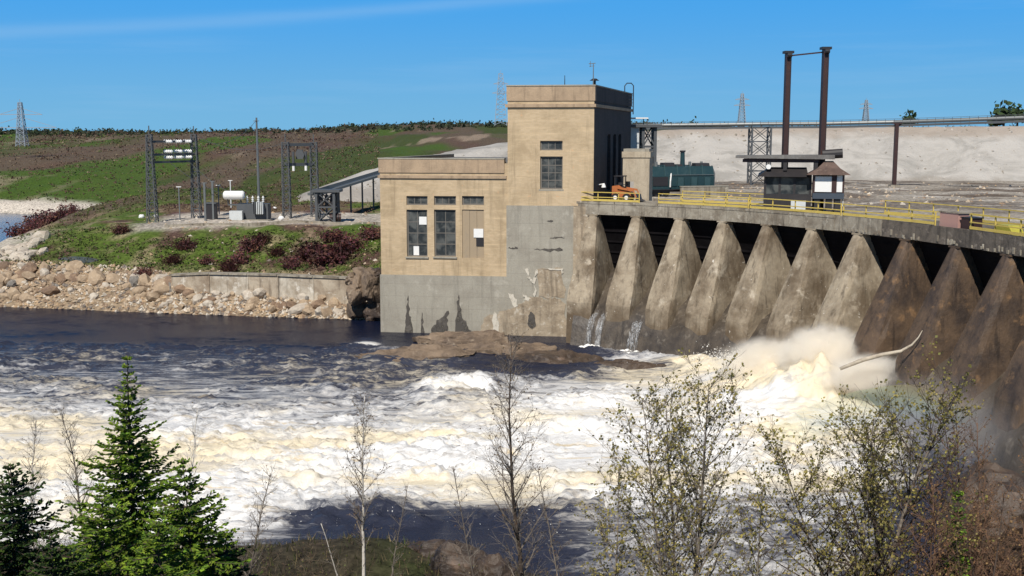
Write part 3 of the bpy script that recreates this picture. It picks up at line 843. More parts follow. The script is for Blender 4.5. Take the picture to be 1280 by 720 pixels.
# entrance vestibule on the tower's far right side
q = U(795, 238, 117.0); q.z = zD
V0 = thing('entrance_porch', q, 'pale concrete entrance porch beside the dark side of the tower', 'porch')
zt = zat(186, 117)
def QM(p): return q + UV*p[0] + VV*p[1] + Vector((0,0,p[2]))
hh = zt - zD
g = MB(); g.box(-1.4, -0.25, 0, 2.6, 1.75, hh-0.9, QM); g.box(-0.25,1.35,0,2.6,-0.6,hh-0.9,QM); g.box(-1.4,-1.15,0,2.6,-.6,1.75,QM); M_beige = weathered('beige_render', (0.47,0.40,0.30), (0.36,0.295,0.215), None, .7, .9, .5, .2, bstr=.3)
g.build('porch_wall', M_beige, V0)
g = MB(); g.box(-1.5, 1.45, -.1, 2.7, hh-0.897, hh-.3, QM); g.build('porch_band', M_beige, V0)
g = MB(); g.box(-1.35, 1.30, .05, 2.5, hh-.297, hh, QM); g.build('porch_roof', M_conc_grey, V0)
# ------------------------------------------------------------------ dam
NP = 13
DAM = thing('dam', DM(5, 0, 0), 'concrete dam with a curving row of sloping buttress piers under a flat deck', 'dam')
rnd = random.Random(5)
for k in range(NP):
    t = float(k); d = dam_d(t); P0 = dam_p(t); n_ = dam_n(t)
    g = MB()
    # stations down the nose: (L, z, half width)
    st = [(0.66, ZU-0.004, 0.50), (1.36, 10.6, 0.71), (2.16, 8.7, 0.95), (2.92, 6.9, 1.17), (3.68, 5.1, 1.36), (4.10, 4.0, 1.38), (4.2, 2.6, 1.32), (4.3, 0.9, 1.3), (4.35, -2.0, 1.3)]
    ns = len(st)
    lv = [-7.0, -5.0, -3.0]
    rows = []
    for j, (L, z, w) in enumerate(st):
        jit = lambda s=0.05: (rnd.random()-.5)*2*s*(0 if j == 0 else 1)
        fr = [(-6.6, w*0.9), (-2.2+ (0.0), w*0.95), (L*0.35-0.6, w), (L-0.55, w+jit()), (L-0.10, w-0.09+jit(.03)), (L, 0.42*w+jit(.06)), (L, -0.42*w+jit(.06)), (L-0.10, -(w-0.09)+jit(.03)), (L-0.55, -w+jit()), (L*0.35-0.6, -w), (-2.2, -w*0.95), (-6.6, -w*0.9)]
        rows.append([P0 + n_*a + d*b_ + Vector((0,0,z)) for a, b_ in fr])
    m_ = len(rows[0])
    vs = [p for r in rows for p in r]; fs = []
    for j in range(ns-1):
        for i in range(m_):
            i2 = (i+1) % m_
            fs.append((j*m_+i, (j+1)*m_+i, (j+1)*m_+i2, j*m_+i2))
    fs.append(tuple(range(m_))); fs.append(tuple(reversed(range((ns-1)*m_, ns*m_))))
    g.add(vs, fs)
    o = g.build('pier', M_pier_dark if k >= 7 else M_pier, DAM)
    if k >= 7: o['label'] = 'dark brown pier'
    # cap block under the deck
    g = MB()
    def PF(q): return P0 + d*q[0] + n_*q[1] + Vector((0,0,q[2]))
    g.box(-0.53, 0.53, -2.0, 0.72, ZU-0.12, ZU-0.008, PF); g.build('pier_cap', M_pier_dark if k >= 7 else M_pier, DAM)
for k in range(NP-1):
    # gate plates and beams in every bay, blackened and sloped as the deck's shadow
    def GM(q, k=k):        # q = (along 0..1, outwards, down 0..1)
        t = k + q[0]; s = q[2]
        return DM(t, -0.15 - 2.3*s + q[1], ZU - 0.02 - (ZU-6.8)*s)
    g = MB()
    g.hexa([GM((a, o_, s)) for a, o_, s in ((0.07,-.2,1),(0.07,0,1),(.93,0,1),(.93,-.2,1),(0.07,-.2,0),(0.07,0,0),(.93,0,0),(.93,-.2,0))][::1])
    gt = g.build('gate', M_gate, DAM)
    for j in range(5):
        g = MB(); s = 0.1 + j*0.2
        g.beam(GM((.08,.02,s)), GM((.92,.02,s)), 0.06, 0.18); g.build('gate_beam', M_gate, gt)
# spillway chute behind and between the piers, down to the river
prof = [(-7.2,6.6),(-3.0,6.7),(-2.2,6.6),(-1.2,6.2),(0.0,5.5),(1.2,4.75),(2.4,3.95),(3.4,3.2),(4.2,2.5),(4.55,1.5),(4.75,0.5),(5.1,-0.5),(5.9,-2.2)]
ts = np.arange(-0.12, NP-1+0.01, 0.2)
g = MB()
for t in ts:
    for j, (L, z) in enumerate(prof):
        jz = (vnoise(np.array([t*2.2]), np.array([L*.9]), 7)[0]-.5)*(0.9 if L > 2 else 0.15)
        p = DM(t, L, z+jz); g.v.append((p.x, p.y, p.z))
for i in range(len(ts)-1):
    for j in range(len(prof)-1):
        a = i*len(prof)+j
        g.f.append((a, a+1, a+len(prof)+1, a+len(prof))); g.c.append(None); g.mi.append(0)
g.build('spillway_chute', M_chute, DAM, smooth=True)
# deck: slab in lengths with joints, upstream and downstream kerbs
def ribbon(t0, t1, L0, L1, z0, z1, seg=6, wob=0):
    g = MB(); q = []
    for k in range(seg+1):
        t = t0 + (t1-t0)*k/seg
        q.append([DM(t, L0, z0), DM(t, L1, z0), DM(t, L1, z1), DM(t, L0, z1)])
    vs = [p for r in q for p in r]; fs = [(3,2,1,0), tuple(seg*4+i for i in range(4))]
    for k in range(seg):
        for i in range(4):
            fs.append((k*4+i, k*4+(i+1)%4, (k+1)*4+(i+1)%4, (k+1)*4+i))
    g.add(vs, fs); return g
t0 = -0.95
ZDK = 13.28
jt = [t0, 0.5, 1.5, 2.5, 3.5, 4.5, 5.5, 6.5, 7.5, 8.5, 9.5, 10.5, 12.0]
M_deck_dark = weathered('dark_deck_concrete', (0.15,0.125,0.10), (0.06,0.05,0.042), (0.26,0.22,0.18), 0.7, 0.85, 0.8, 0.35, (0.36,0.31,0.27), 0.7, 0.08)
for a, b_ in zip(jt, jt[1:]):
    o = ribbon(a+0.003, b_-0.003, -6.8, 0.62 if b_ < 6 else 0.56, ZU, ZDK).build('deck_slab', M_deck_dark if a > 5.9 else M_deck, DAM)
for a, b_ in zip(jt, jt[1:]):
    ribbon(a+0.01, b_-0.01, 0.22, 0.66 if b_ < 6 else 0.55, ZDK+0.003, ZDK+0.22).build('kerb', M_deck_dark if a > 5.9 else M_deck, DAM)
# broken corbels under the deck lip
g = MB()
for k in range(110):
    t = -0.8 + 10.5*rnd.random(); w = 0.008+rnd.random()*0.03; L = 0.62; h_ = 0.10+0.35*rnd.random()
    c = M_deck
    z1 = ZU + 0.02 + h_ + rnd.random()*0.15
    q = [DM(t, .56, z1-h_), DM(t, .635, z1-h_), DM(t+w, .635, z1-h_), DM(t+w, .56, z1-h_), DM(t, .56, z1), DM(t, .65, z1), DM(t+w, .64, z1), DM(t+w, .56, z1)]
    g.hexa([q[0],q[3],q[2],q[1],q[4],q[7],q[6],q[5]])
g.build('spalled_edge', M_deck, DAM, kind='stuff')
# ------------------------------------------------------------------ yellow railings
def railing(ts_, L, z, h_, label, rails=(1.0, 0.5), toe=True, group='yellow railings on the dam deck', post_step=0.42, thick=0.075, base=None):
    t0, t1 = ts_
    R_ = thing('railing', DM((t0+t1)/2, L, z), label, 'railing', group)
    n_ = max(2, int((t1-t0)/post_step)+1)
    tt = [t0+(t1-t0)*i/(n_-1) for i in range(n_)]
    for t in tt:
        g = MB(); g.beam(DM(t, L, z), DM(t, L, z+h_), thick*1.15); g.build('post', M_yellow, R_)
    for r in rails:
        g = MB()
        for a, b_ in zip(tt, tt[1:]): g.beam(DM(a, L+thick*1.07, z+h_*r-thick*.5), DM(b_, L+thick*1.07, z+h_*r-thick*.5), thick)
        g.build('rail', M_yellow, R_, kind='stuff')
    if toe:
        g = MB()
        for a, b_ in zip(tt, tt[1:]): g.beam(DM(a, L+0.1, z+0.16), DM(b_, L+0.1, z+0.16), 0.03, 0.2)
        g.build('toe_board', M_yellow, R_, kind='stuff')
    return R_
zk = ZDK+0.22
railing((-0.85, 1.05), 0.42, zk, 0.95, 'low yellow railing at the deck edge in front of the tower')
railing((1.5, 3.55), 0.42, zk, 1.0, 'yellow railing on the deck edge left of the dark hoist cabin')
railing((3.6, 5.6), 0.42, zk, 1.0, 'rust stained yellow railing on the deck edge in front of the hoist cabin')
railing((5.65, 7.55), 0.42, zk, 1.0, 'yellow railing on the deck edge between the hoist cabin and the pink panel')
railing((8.25, 11.5), 0.42, zk, 1.15, 'bright yellow railing with a wide toe board at the right end of the deck')
railing((1.3, 4.0), -6.2, zk-.2, 1.15, 'yellow railing along the back of the deck left of the hoist cabin')
railing((5.3, 11.5), -6.2, zk-.2, 1.2, 'long yellow railing along the back of the deck right of the hoist cabin')
# pink faded panel on the deck and the dark cabinet next to it
t_ = 7.85
q = DM(t_, 0.0, zk)
PN = thing('faded_panel', q, 'faded pink hatch box standing on the deck edge between two railings', 'box')
M_pink = paint('faded_pink_paint', (0.42,0.24,0.20), 0.7, 0.6, 0, 2.0, (0.36,0.29,0.24))
g = ribbon(7.62, 7.98, -0.55, 0.35, zk-.2, zk+1.0, 2); g.build('box_body', M_pink, PN)
g = ribbon(7.60, 8.0, -0.6, 0.40, zk+1.003, zk+1.08, 2); g.build('box_lid', M_deck, PN)
PN = thing('dark_cabinet', DM(8.12, 0, zk), 'dark brown steel cabinet right of the faded pink box', 'cabinet')
g = ribbon(8.03, 8.22, -0.6, 0.3, zk-.2, zk+0.75, 2); g.build('cabinet_body', M_rust, PN)
g = ribbon(8.015, 8.235, -0.65, 0.35, zk+.753, zk+0.82, 2); g.build('cabinet_top', M_dark, PN)
# yellow painted machine cover far right
PN = thing('yellow_cover', DM(8.9, 0, zk), 'yellow green painted gear cover behind the right end railing', 'cover')
g = MB(); g.prism([(-1.0,0),(1.0,0),(1.0,.3),(.55,.75),(-.6,.75),(-1.0,.35)], lambda a, c, q: DM(8.75, -0.4, zk-.2)+dam_d(8.75)*a+dam_n(8.75)*q+Vector((0,0,c)), -0.5, 0.4); g.build('gear_cover', paint('olive_yellow_paint', (0.40,0.36,0.05), .5, .5), PN)
g = MB(); g.box(-1.2,1.2,-.6,.5,-.003,.1, lambda q: DM(8.75,-0.4,zk-.19)+dam_d(8.75)*q[0]+dam_n(8.75)*q[1]+Vector((0,0,q[2]))); g.build('cover_base', M_deck, PN)

# ------------------------------------------------------------------ rock at the powerhouse foot, cliff, ledge under the right piers
def rock_mesh(g, c, r, seed, sub=3, amp=0.35, flat=None):
    import bmesh
    bm = bmesh.new(); bmesh.ops.create_icosphere(bm, subdivisions=sub, radius=1)
    co = np.array([v.co for v in bm.verts])
    k = 1 + amp*((fbm(co[:,0]*1.3+seed*3.1, co[:,1]*1.3+co[:,2]*1.7, seed, 4)-.5)*2)
    # facets: clip against a few random planes so edges read as broken stone
    rr = np.random.RandomState(seed)
    for _ in range(9):
        n_ = rr.normal(size=3); n_ /= np.linalg.norm(n_); dpl = rr.uniform(0.62, 0.9)
        pr = (co*k[:,None]) @ n_
        over = np.maximum(pr-dpl, 0)
        k = np.where(over > 0, k*(1 - over/np.maximum(pr,1e-6)*0.85), k)
    co = co*k[:,None]*np.array(r)
    if flat is not None:
        # bedded rock: steps, joints and broken edges
        r_ = np.array(r); w = co/1.0
        st_ = flat
        q = w[:,2]/st_ + 0.8*(fbm(w[:,0]*.5, w[:,1]*.5, seed+5, 3)-.5)*2
        fl = np.floor(q); fr = q-fl
        w[:,2] = (fl + sstep(.55,.95,fr) - 0.8*(fbm(w[:,0]*.5, w[:,1]*.5, seed+5, 3)-.5)*1.2)*st_
        j = np.abs(vnoise(w[:,0]*.55+w[:,1]*.25, w[:,1]*1.1-w[:,0]*.15, seed+9)-.5)
        w[:,2] -= 0.45*sstep(.045,.0,j)
        w[:,2] += 0.35*(fbm(w[:,0]*1.2, w[:,1]*1.2, seed+11, 4)-.5)
        co = w
    g.add([Vector(p)+Vector(c) for p in co], [tuple(v.index for v in f.verts) for f in bm.faces])
    bm.free()
def rock(name, px, py, z, r, seed, mat, label, cat='rock', amp=0.35, sub=4, Y=None, smooth=False, flat=None):
    c = G(px, py, z) if Y is None else U(px, py, Y)
    g = MB(); rock_mesh(g, c, r, seed, sub, amp, flat)
    o = g.build(name, mat, base=c, smooth=smooth)
    return tag(o, label, cat)
M_rockD = weathered('dark_wet_rock', (0.085,0.058,0.040), (0.035,0.026,0.022), (0.15,0.10,0.07), 0.5, 0.55, 0.2, 0.0, bstr=1.0, bdist=0.16, fine=2.6)
rock('bedrock_shelf', 520, 447, 0, (6.6,3.0,1.15), 11, M_rockB, 'stepped brown bedrock shelf at the left foot of the powerhouse', sub=5, flat=0.42)
rock('bedrock_shelf', 640, 438, 0, (5.6,3.0,0.9), 12, M_rockB, 'low brown bedrock shelf under the spalled patch of the powerhouse base', sub=5, flat=0.42)
rock('bedrock_shelf', 585, 428, 0.1, (5.2,1.6,1.1), 14, M_rockB, 'narrow ledge of brown rock against the grey concrete base', sub=5, flat=0.42)
rock('wet_rock', 700, 452, -0.2, (5.2,4.2,1.0), 15, M_rockD, 'dark wet rock shelf below the first pier', sub=5, flat=0.42)
rock('wet_rock', 790, 462, -0.35, (4.2,2.4,0.8), 16, M_rockD, 'dark wet rock shelf below the second and third piers', sub=5, flat=0.42)
rock('wet_rock', 1215, 470, 0.3, (4.4,4.0,3.2), 17, M_rockD, 'tall dark brown rock mass below the right end piers')
rock('wet_rock', 1105, 460, 0.4, (2.4,2.2,2.3), 18, M_rockD, 'brown rock poking out of the foam under the pale driftwood log')
for k, (px, py, r, lb) in enumerate(((446,366,(1.1,1.5,1.6),'tall brown cliff block at the end of the concrete wall'),(459,360,(1.2,1.6,1.9),'upright brown cliff block left of the powerhouse corner'),(470,366,(0.9,1.5,1.7),'narrow cliff block touching the powerhouse corner'),(466,392,(1.2,1.5,1.5),'dark cliff block at the waterline beside the powerhouse'),(449,388,(1.4,1.4,1.1),'low brown cliff block at the waterline below the wall end'),(458,344,(1.3,1.6,1.0),'flat cliff block at the grass edge by the powerhouse'),(470,346,(1.0,1.6,1.2),'upper cliff block in the corner below the dark red shrubs'),(440,350,(.9,1.2,.9),'small cliff block on the end of the concrete wall'))):
    rock('cliff_rock', px, py, 0, r, 30+k, M_rockB if k not in (3,6) else M_rockD, lb, Y=119.3+0.35*k, amp=.5)
# ------------------------------------------------------------------ pale embankment behind the dam
crest = [(352,292,186),(374,262,188),(390,246,193),(430,229,202),(475,213,214),(545,196,226),(620,181,238),(720,168,250),(820,162,258),(960,160,258),(1120,159,255),(1290,158,250),(1500,156,246),(1800,153,240)]
cp = [U(a, b_, c) for a, b_, c in crest]
cs = [0.0]
for a, b_ in zip(cp, cp[1:]): cs.append(cs[-1] + (Vector((a.x,a.y,0))-Vector((b_.x,b_.y,0))).length)
ss = np.arange(0, cs[-1], 1.5)
cx, cy, cz = (np.interp(ss, cs, [p[i] for p in cp]) for i in range(3))
_k = np.hanning(61); _k /= _k.sum()
def _sm(a): return np.convolve(np.concatenate([2*a[0]-a[30:0:-1], a, 2*a[-1]-a[-2:-32:-1]]), _k, 'valid')
cx, cy, cz = _sm(cx), _sm(cy), _sm(cz)
dx, dy = np.gradient(cx), np.gradient(cy); dl = np.hypot(dx, dy); nx, ny = dy/dl, -dx/dl       # towards the camera
offs = np.array([-30,-12,-6,-3,-0.5,0,0.6,1.5,3,5,7,9,11,13,15,17,19,21,23,25,27,29,32,36])
EX = cx[:,None] + nx[:,None]*offs; EY = cy[:,None] + ny[:,None]*offs
EZ = np.zeros_like(EX)
for j, o_ in enumerate(offs):
    EZ[:,j] = cz - (max(0, o_)*0.44) - max(0, -o_-6)*0.30
gul = fbm(ss[:,None]*0.22 + offs[None,:]*0.10, offs[None,:]*0.04 + 0*ss[:,None], 41, 4)
EZ += (gul-0.5)*2.8*sstep(0.5,5,offs)[None,:]*sstep(36,26,offs)[None,:] + (fbm(EX*.6,EY*.6,43,3)-.5)*0.5
def embank_mat():
    m, n, l, b = nodes('pale_gravel')
    P = position(n)
    c = mixc(n, l, ramp(n, l, noise(n, l, mapping(n, l, P, (0.6,0.6,1.2), (0,0.5,0)), 0.16, 7, 0.65, 1.0), 0.40, 0.68), (0.46,0.43,0.39), (0.31,0.29,0.26))
    c = mixc(n, l, ramp(n, l, noise(n, l, P, 0.5, 6, 0.7, 0.4), 0.52, 0.75, 0, 0.6), c, (0.50,0.47,0.42))
    sep = n.new('ShaderNodeSeparateXYZ'); l.new(P, sep.inputs[0])
    z = math_(n, l, 'ADD', sep.outputs[2], math_(n, l, 'MULTIPLY', noise(n, l, P, 0.12, 5, 0.6), 4.5))
    c = mixc(n, l, ramp(n, l, z, 21.0, 23.0, 0, 0.65), c, (0.33,0.26,0.20))
    c = mixc(n, l, ramp(n, l, z, 13.8, 12.6, 0, 0.55), c, (0.25,0.215,0.175))
    l.new(c, b.inputs['Base Color']); b.inputs['Roughness'].default_value = 0.95
    bump(n, l, b, noise(n, l, P, 1.3, 6, 0.75), 0.9, 0.3)
    return m
M_embank = embank_mat()
grid_mesh('embankment', EX.T, EY.T, EZ.T, M_embank, kind='structure')

# ------------------------------------------------------------------ pipe bridge over the embankment
def pipe_pt(px, py, Y): return U(px, py, Y)
PB = thing('pipe_bridge', U(950, 230, 207), 'long dark pipe bridge running along the top of the pale embankment', 'pipe bridge')
path = [U(788,157,216), U(870,156,213), U(950,155,210), U(1030,154.5,206), U(1117,152.5,202), U(1200,150,196), U(1290,146.5,190), U(1420,141,182)]
g = MB(); g.tube(path, 0.34, 8); g.build('pipe', M_galv, PB)
g = MB()
for a, b_ in zip(path, path[1:]): g.beam(a+Vector((0,0.1,-0.62)), b_+Vector((0,0.1,-0.62)), 0.8, 0.4)
g.build('walkway', M_lattice, PB)
g = MB()
for a, b_ in zip(path, path[1:]):
    g.beam(a+Vector((0,-.35,0.55)), b_+Vector((0,-.35,0.55)), 0.06)
    for k in range(8):
        p = a.lerp(b_, k/8); g.beam(p+Vector((0,-.35,-.5)), p+Vector((0,-.35,.55)), .05)
g.build('handrail', M_lattice, PB, kind='stuff')
# lattice trestle
def trestle(name, x0, x1, ytop, ybot, Y, dep, label, levels, w=0.28):
    base = U((x0+x1)/2, ybot, Y)
    T = thing(name, base, label, 'trestle')
    zb, zt = base.z, zat(ytop, Y)
    L = [U(x0, ybot, Y).x, U(x1, ybot, Y).x]
    legs = [(L[0],Y),(L[1],Y),(L[1],Y+dep),(L[0],Y+dep)]
    for x, y in legs:
        g = MB(); g.beam((x,y,zb-1.0),(x,y,zt),w); g.build('leg', M_lattice, T)
    g = MB(); 
    for k in range(levels+1):
        z = zb + (zt-zb)*k/levels - 0.05
        for i in range(4):
            a, b_ = legs[i], legs[(i+1)%4]
            if k: g.beam((a[0],a[1],z),(b_[0],b_[1],z), w*.62)
            if k < levels:
                z2 = zb + (zt-zb)*(k+1)/levels
                g.beam((a[0],a[1],z),(b_[0],b_[1],z2), w*.42); g.beam((b_[0],b_[1],z),(a[0],a[1],z2), w*.42)
    g.build('bracing', M_lattice, T, kind='stuff')
    return T
trestle('lattice_trestle', 938.5, 962, 158, 232, 209, 3.0, 'tall lattice trestle carrying the pipe bridge behind the canopy', 4)
SP_ = U(1117.5, 232, 201); zt = zat(155, 201)
T = thing('support_post', SP_, 'single dark post carrying the pipe bridge at the right', 'post')
g = MB(); g.beam((SP_.x,SP_.y,SP_.z-1),(SP_.x,SP_.y,zt),0.62); g.build('post_shaft', M_rust, T)
g = MB(); g.beam((SP_.x-.9,SP_.y,zt+.12),(SP_.x+.9,SP_.y,zt+.12),.35,.24); g.build('crosshead', M_rust, T)
g = MB(); g.box(SP_.x-.8,SP_.x+.8,SP_.y-.8,SP_.y+.8,SP_.z-1.2,SP_.z+.15); g.build('footing', M_deck, T)
# steel frame tower between the powerhouse and the teal machine
trestle('steel_frame_tower', 803, 818, 156, 236, 136, 2.6, 'dark steel frame tower close behind the tower block of the powerhouse', 3, 0.35)
b0 = U(800,158,136); T = thing('frame_platform', b0, 'pale roofed platform on top of the steel frame tower', 'platform')
g = MB(); g.box(b0.x-1.6,b0.x+2.6,b0.y-.6,b0.y+3.6,b0.z-.1,b0.z+.25); g.build('platform_deck', M_lattice, T)
g = MB(); g.box(b0.x-1.3,b0.x-.1,b0.y,b0.y+2.4,b0.z-2.8,b0.z-.11); g.build('panel', M_palegrey, T)
g = MB(); g.box(b0.x-1.8,b0.x+0.9,b0.y-.7,b0.y+3.7,b0.z+.9,b0.z+1.05); g.build('platform_roof', M_white, T)
g = MB()
for x in (-1.7,.8):
    for y in (-.5,3.4): g.beam((b0.x+x,b0.y+y,b0.z+.25),(b0.x+x,b0.y+y,b0.z+.9),.1)
g.build('roof_posts', M_lattice, T, kind='stuff')

# ------------------------------------------------------------------ hoist gantry: two tall brown masts with a thin tie
YM = 101.5
mL, mR = U(981, 200, YM), U(1027, 200, YM-2.0)
ztL, ztR = zat(67, YM), zat(62, YM-2)
GT = thing('hoist_gantry', Vector(((mL.x+mR.x)/2, YM-1, ZDK)), 'two tall dark brown masts joined by a thin top tie behind the hoist cabin', 'gantry')
for p, zt in ((mL, ztL), (mR, ztR)):
    g = MB()
    g.box(p.x-.17,p.x+.17,p.y-.3,p.y+.3,ZDK-.5,zt)
    o = g.build('mast', M_rust, GT)
    for sx in (-1, 1):
        h = MB(); h.box(p.x+sx*.20-.028,p.x+sx*.20+.028,p.y-.36,p.y+.36,ZDK-.5,zt-.02); h.build('mast_flange', M_rust, o)
    h = MB(); h.box(p.x-.42,p.x+.42,p.y-.45,p.y+.45,zt+.003,zt+.22); h.cyl((p.x-.2,p.y-.5,zt-.15),(p.x+.2,p.y-.5,zt-.15),.22,10); h.build('mast_head', M_dark, o)
g = MB(); g.beam((mL.x,mL.y,ztL-.2),(mR.x,mR.y,ztR-.2),.12,.12); g.build('tie_bar', M_rust, GT)
g = MB()
for p, zt in ((mL, ztL), (mR, ztR)):
    g.tube([(p.x+.1,p.y-.55,zt-.2),(p.x+.12,p.y-.6,ZDK+5.2)], .022, 4)
g.build('hoist_cable', M_dark, GT, kind='stuff')

# ------------------------------------------------------------------ hoist cabin, canopy and the small turret
def local(t, L):
    o = DM(t, L, ZDK); d = dam_d(t); n_ = dam_n(t)
    # building axes lie between the dam's line and the picture's
    d = (d + Vector((0.9,-0.1,0))).normalized(); n_ = Vector((d.y,-d.x,0))
    return lambda q: o + d*q[0] + n_*q[1] + Vector((0,0,q[2]))
o_ = U(954, 260, 98.7)
def HM(q): return Vector((o_.x, o_.y, ZDK)) + HD*q[0] + HN*q[1] + Vector((0,0,q[2]))
HD = Vector((0.97,-0.24,0)).normalized(); HN = Vector((HD.y,-HD.x,0))     # HN comes towards the camera
zz = lambda py: zat(py, 98.7) - ZDK
HC = thing('hoist_cabin', HM((2,0,0)), 'dark boarded hoist cabin with glazed sides under a low black roof', 'cabin')
M_cab = paint('cabin_dark_paint', (0.022,0.019,0.020), .6, .5, 0, 2.0, (0.05,0.04,0.035))
zr = zz(217)
g = MB(); g.box(0,4.05,-2.6,0,0,1.55,HM); CW = g.build('cabin_wall', M_cab, HC)
g = MB()
for x in (0,1.25,2.5,3.85): g.box(x,x+.2,-.2,0,1.55,zr,HM)
for x in (0,3.85): g.box(x,x+.2,-2.6,-2.4,1.55,zr,HM)
g.box(.2,3.85,-.17,-.03,zr-.3,zr-.003,HM); g.build('cabin_frame', M_cab, HC, kind='stuff')
for x in (.2,1.45,2.7):
    g = MB(); g.box(x,x+1.05 if x < 2 else 3.85,-.1,-.07,1.553,zr-.303,HM); g.build('pane', M_glass, HC)
g = MB(); g.box(0.2,3.85,-2.58,-2.5,1.553,zr,HM); g.build('back_wall', M_cab, HC)
for k in range(8):
    g = MB(); g.box(.04+.5*k,.04+.5*k+.46,.003,.03,.05,1.5,HM); g.build('board', M_cab, CW)
g = MB(); R0, R1 = zr+.003, zz(209.5)
g.hexa([HM(q) for q in ((-.55,.6,R0-.25),(3.75,.6,R0-.25),(3.75,-3.0,R0-.05),(-.55,-3.0,R0-.05))]+[HM(q) for q in ((.5,-.9,R1),(3.6,-.9,R1),(3.6,-1.8,R1),(.5,-1.8,R1))]); g.build('cabin_roof', M_cab, HC)
g = MB(); g.box(2.35,3.6,.05,.45,.1,1.0,HM); g.build('pale_housing', M_palegrey, HC)
CN = thing('canopy', HM((1.5,-1.6,0)), 'wide flat grey canopy slab reaching left over the hoist cabin', 'canopy')
c0, c1 = zz(199.5), zz(193.0)
g = MB(); g.hexa([HM(q) for q in ((-2.5,.2,c0+.12),(5.9,.2,c0+.05),(5.9,-3.2,c0+.05),(-2.5,-3.2,c0+.12),(-2.5,.2,c0+.34),(5.9,.2,c0+.42),(5.9,-3.2,c0+.42),(-2.5,-3.2,c0+.34))]); g.build('canopy_slab', M_roof_grey, CN)
g = MB(); g.box(-1.9,4.6,-.4,-.15,c0-.24,c0+.04,HM); g.build('beam', M_rust, CN)
g = MB(); g.box(-1.9,4.6,-2.9,-2.65,c0-.24,c0+.04,HM); g.build('beam', M_rust, CN)
for x in (1.6,4.2):
    for y in (-.4,-2.9):
        g = MB(); g.box(x,x+.32,y,y+.3,zz(213) if y > -1 else 0,c0-.24,HM); g.build('post', M_cab, CN)
g = MB(); g.cyl(HM((4.9,-1.4,c0+.43)), HM((6.6,-1.4,c0+.55)), .42, 12); g.build('hoist_drum', M_cab, CN)
g = MB(); g.cyl(HM((.35,.05,c0-.62)), HM((.35,-.3,c0-.62)), .22, 10); g.build('floodlight', M_white, CN)
TU = thing('control_turret', HM((5.9,0,0)), 'small hip roofed control turret with white panels on dark legs beside the hoist cabin', 'turret')
tx0, tx1, ty0, ty1 = 4.15, 6.75, .75, -1.6
e0, e1, wz, lz = zz(217.5), zz(201), zz(240), zz(247)
apx = ((tx0+tx1)/2, (ty0+ty1)/2)
roofp = [(tx0-.55,ty0+.5),(tx1+.5,ty0+.5),(tx1+.5,ty1-.5),(tx0-.55,ty1-.5)]
topp = [(apx[0]-.35,apx[1]+.3),(apx[0]+.35,apx[1]+.3),(apx[0]+.35,apx[1]-.3),(apx[0]-.35,apx[1]-.3)]
midp = [((a[0]*.42+b_[0]*.58),(a[1]*.42+b_[1]*.58)) for a, b_ in zip(roofp, topp)]
zm = e0 + (e1-e0)*.46
g = MB(); g.hexa([HM((x,y,e0)) for x, y in roofp]+[HM((x,y,zm)) for x, y in midp]); RT = g.build('turret_roof', M_roofing, TU)
g = MB(); g.hexa([HM((x,y,zm+.002)) for x, y in midp]+[HM((x,y,e1)) for x, y in topp]); g.build('roof_peak', M_roofing, RT)
g = MB(); g.box(tx0,tx1,ty1,ty0,lz,wz,HM); g.build('turret_floor', paint('slate_blue_paint', (0.05,0.065,0.085), .5, .4), TU)
pw_ = .16
for x in (tx0,tx1-pw_,tx0+1.55):
    g = MB(); g.box(x,x+pw_ if x != tx0+1.55 else x+.42,ty0-.16,ty0-.002,wz+.002,e0-.003,HM); g.build('corner_post', M_rust, TU)
for x in (tx0,tx1-pw_):
    g = MB(); g.box(x,x+pw_,ty1,ty1+.16,wz+.002,e0-.003,HM); g.build('corner_post', M_rust, TU)
g = MB(); g.box(tx0+.16,tx0+1.55,ty0-.1,ty0-.05,wz+.1,e0-.15,HM); g.build('white_panel', M_white, TU)
g = MB(); g.box(tx0+1.97,tx1-.16,ty0-.1,ty0-.05,wz+.1,e0-.05,HM); g.build('white_panel', M_white, TU)
g = MB(); g.box(tx1-.08,tx1-.03,ty1+.16,ty0-.16,lz-.6,e0-.02,HM); g.build('white_panel', M_white, TU)
g = MB(); g.box(tx0+.16,tx1-.16,ty1+.05,ty1+.1,wz+.1,e0-.05,HM); g.build('white_panel', M_white, TU)
for x in (tx0+.15,tx0+1.15,tx1-.75):
    for y in (ty0-.6,ty1+.15):
        g = MB(); g.box(x,x+.5,y,y+.45,0,lz-.003,HM); g.build('leg', M_cab, TU)

# ------------------------------------------------------------------ teal machine on the flat behind the dam
tb = U(852, 232, 133.0); tb.z = 12.9
TD = Vector((0.96,0.28,0)).normalized(); TN = Vector((TD.y,-TD.x,0))
def TM(q): return tb + TD*q[0] + TN*q[1] + Vector((0,0,q[2]))
TQ = thing('teal_engine', tb, 'long dark teal engine house on wheels with a stubby stack behind the yellow railing', 'engine')
hT = zat(205, 133)-tb.z
g = MB(); g.prism([(-1.15,.75),(1.15,.75),(1.2,hT*.62),(.85,hT*.93),(-.85,hT*.93),(-1.2,hT*.62)], lambda a, c, q: TM((q,a,c)), -4.4, 3.6); BT = g.build('body', M_teal, TQ)
g = MB(); g.box(-4.5,3.7,-1.25,1.25,.45,.747,TM); g.build('frame', M_dark, TQ)
for x0, x1, h0 in ((-2.6,-1.2,.42),(-1.0,-.2,.22),(1.5,3.3,.35)):
    g = MB(); g.prism([(-.6,0),(.6,0),(.45,h0),(-.45,h0)], lambda a, c, q: TM((q,a,hT*.932+c)), x0, x1); g.build('roof_hatch', M_dark, TQ)
g = MB(); g.cyl(TM((.05,0,hT*.93)), TM((.05,0,zat(190,133)-tb.z)), .30, 12, .24); ST_ = g.build('stack', M_teal, TQ)
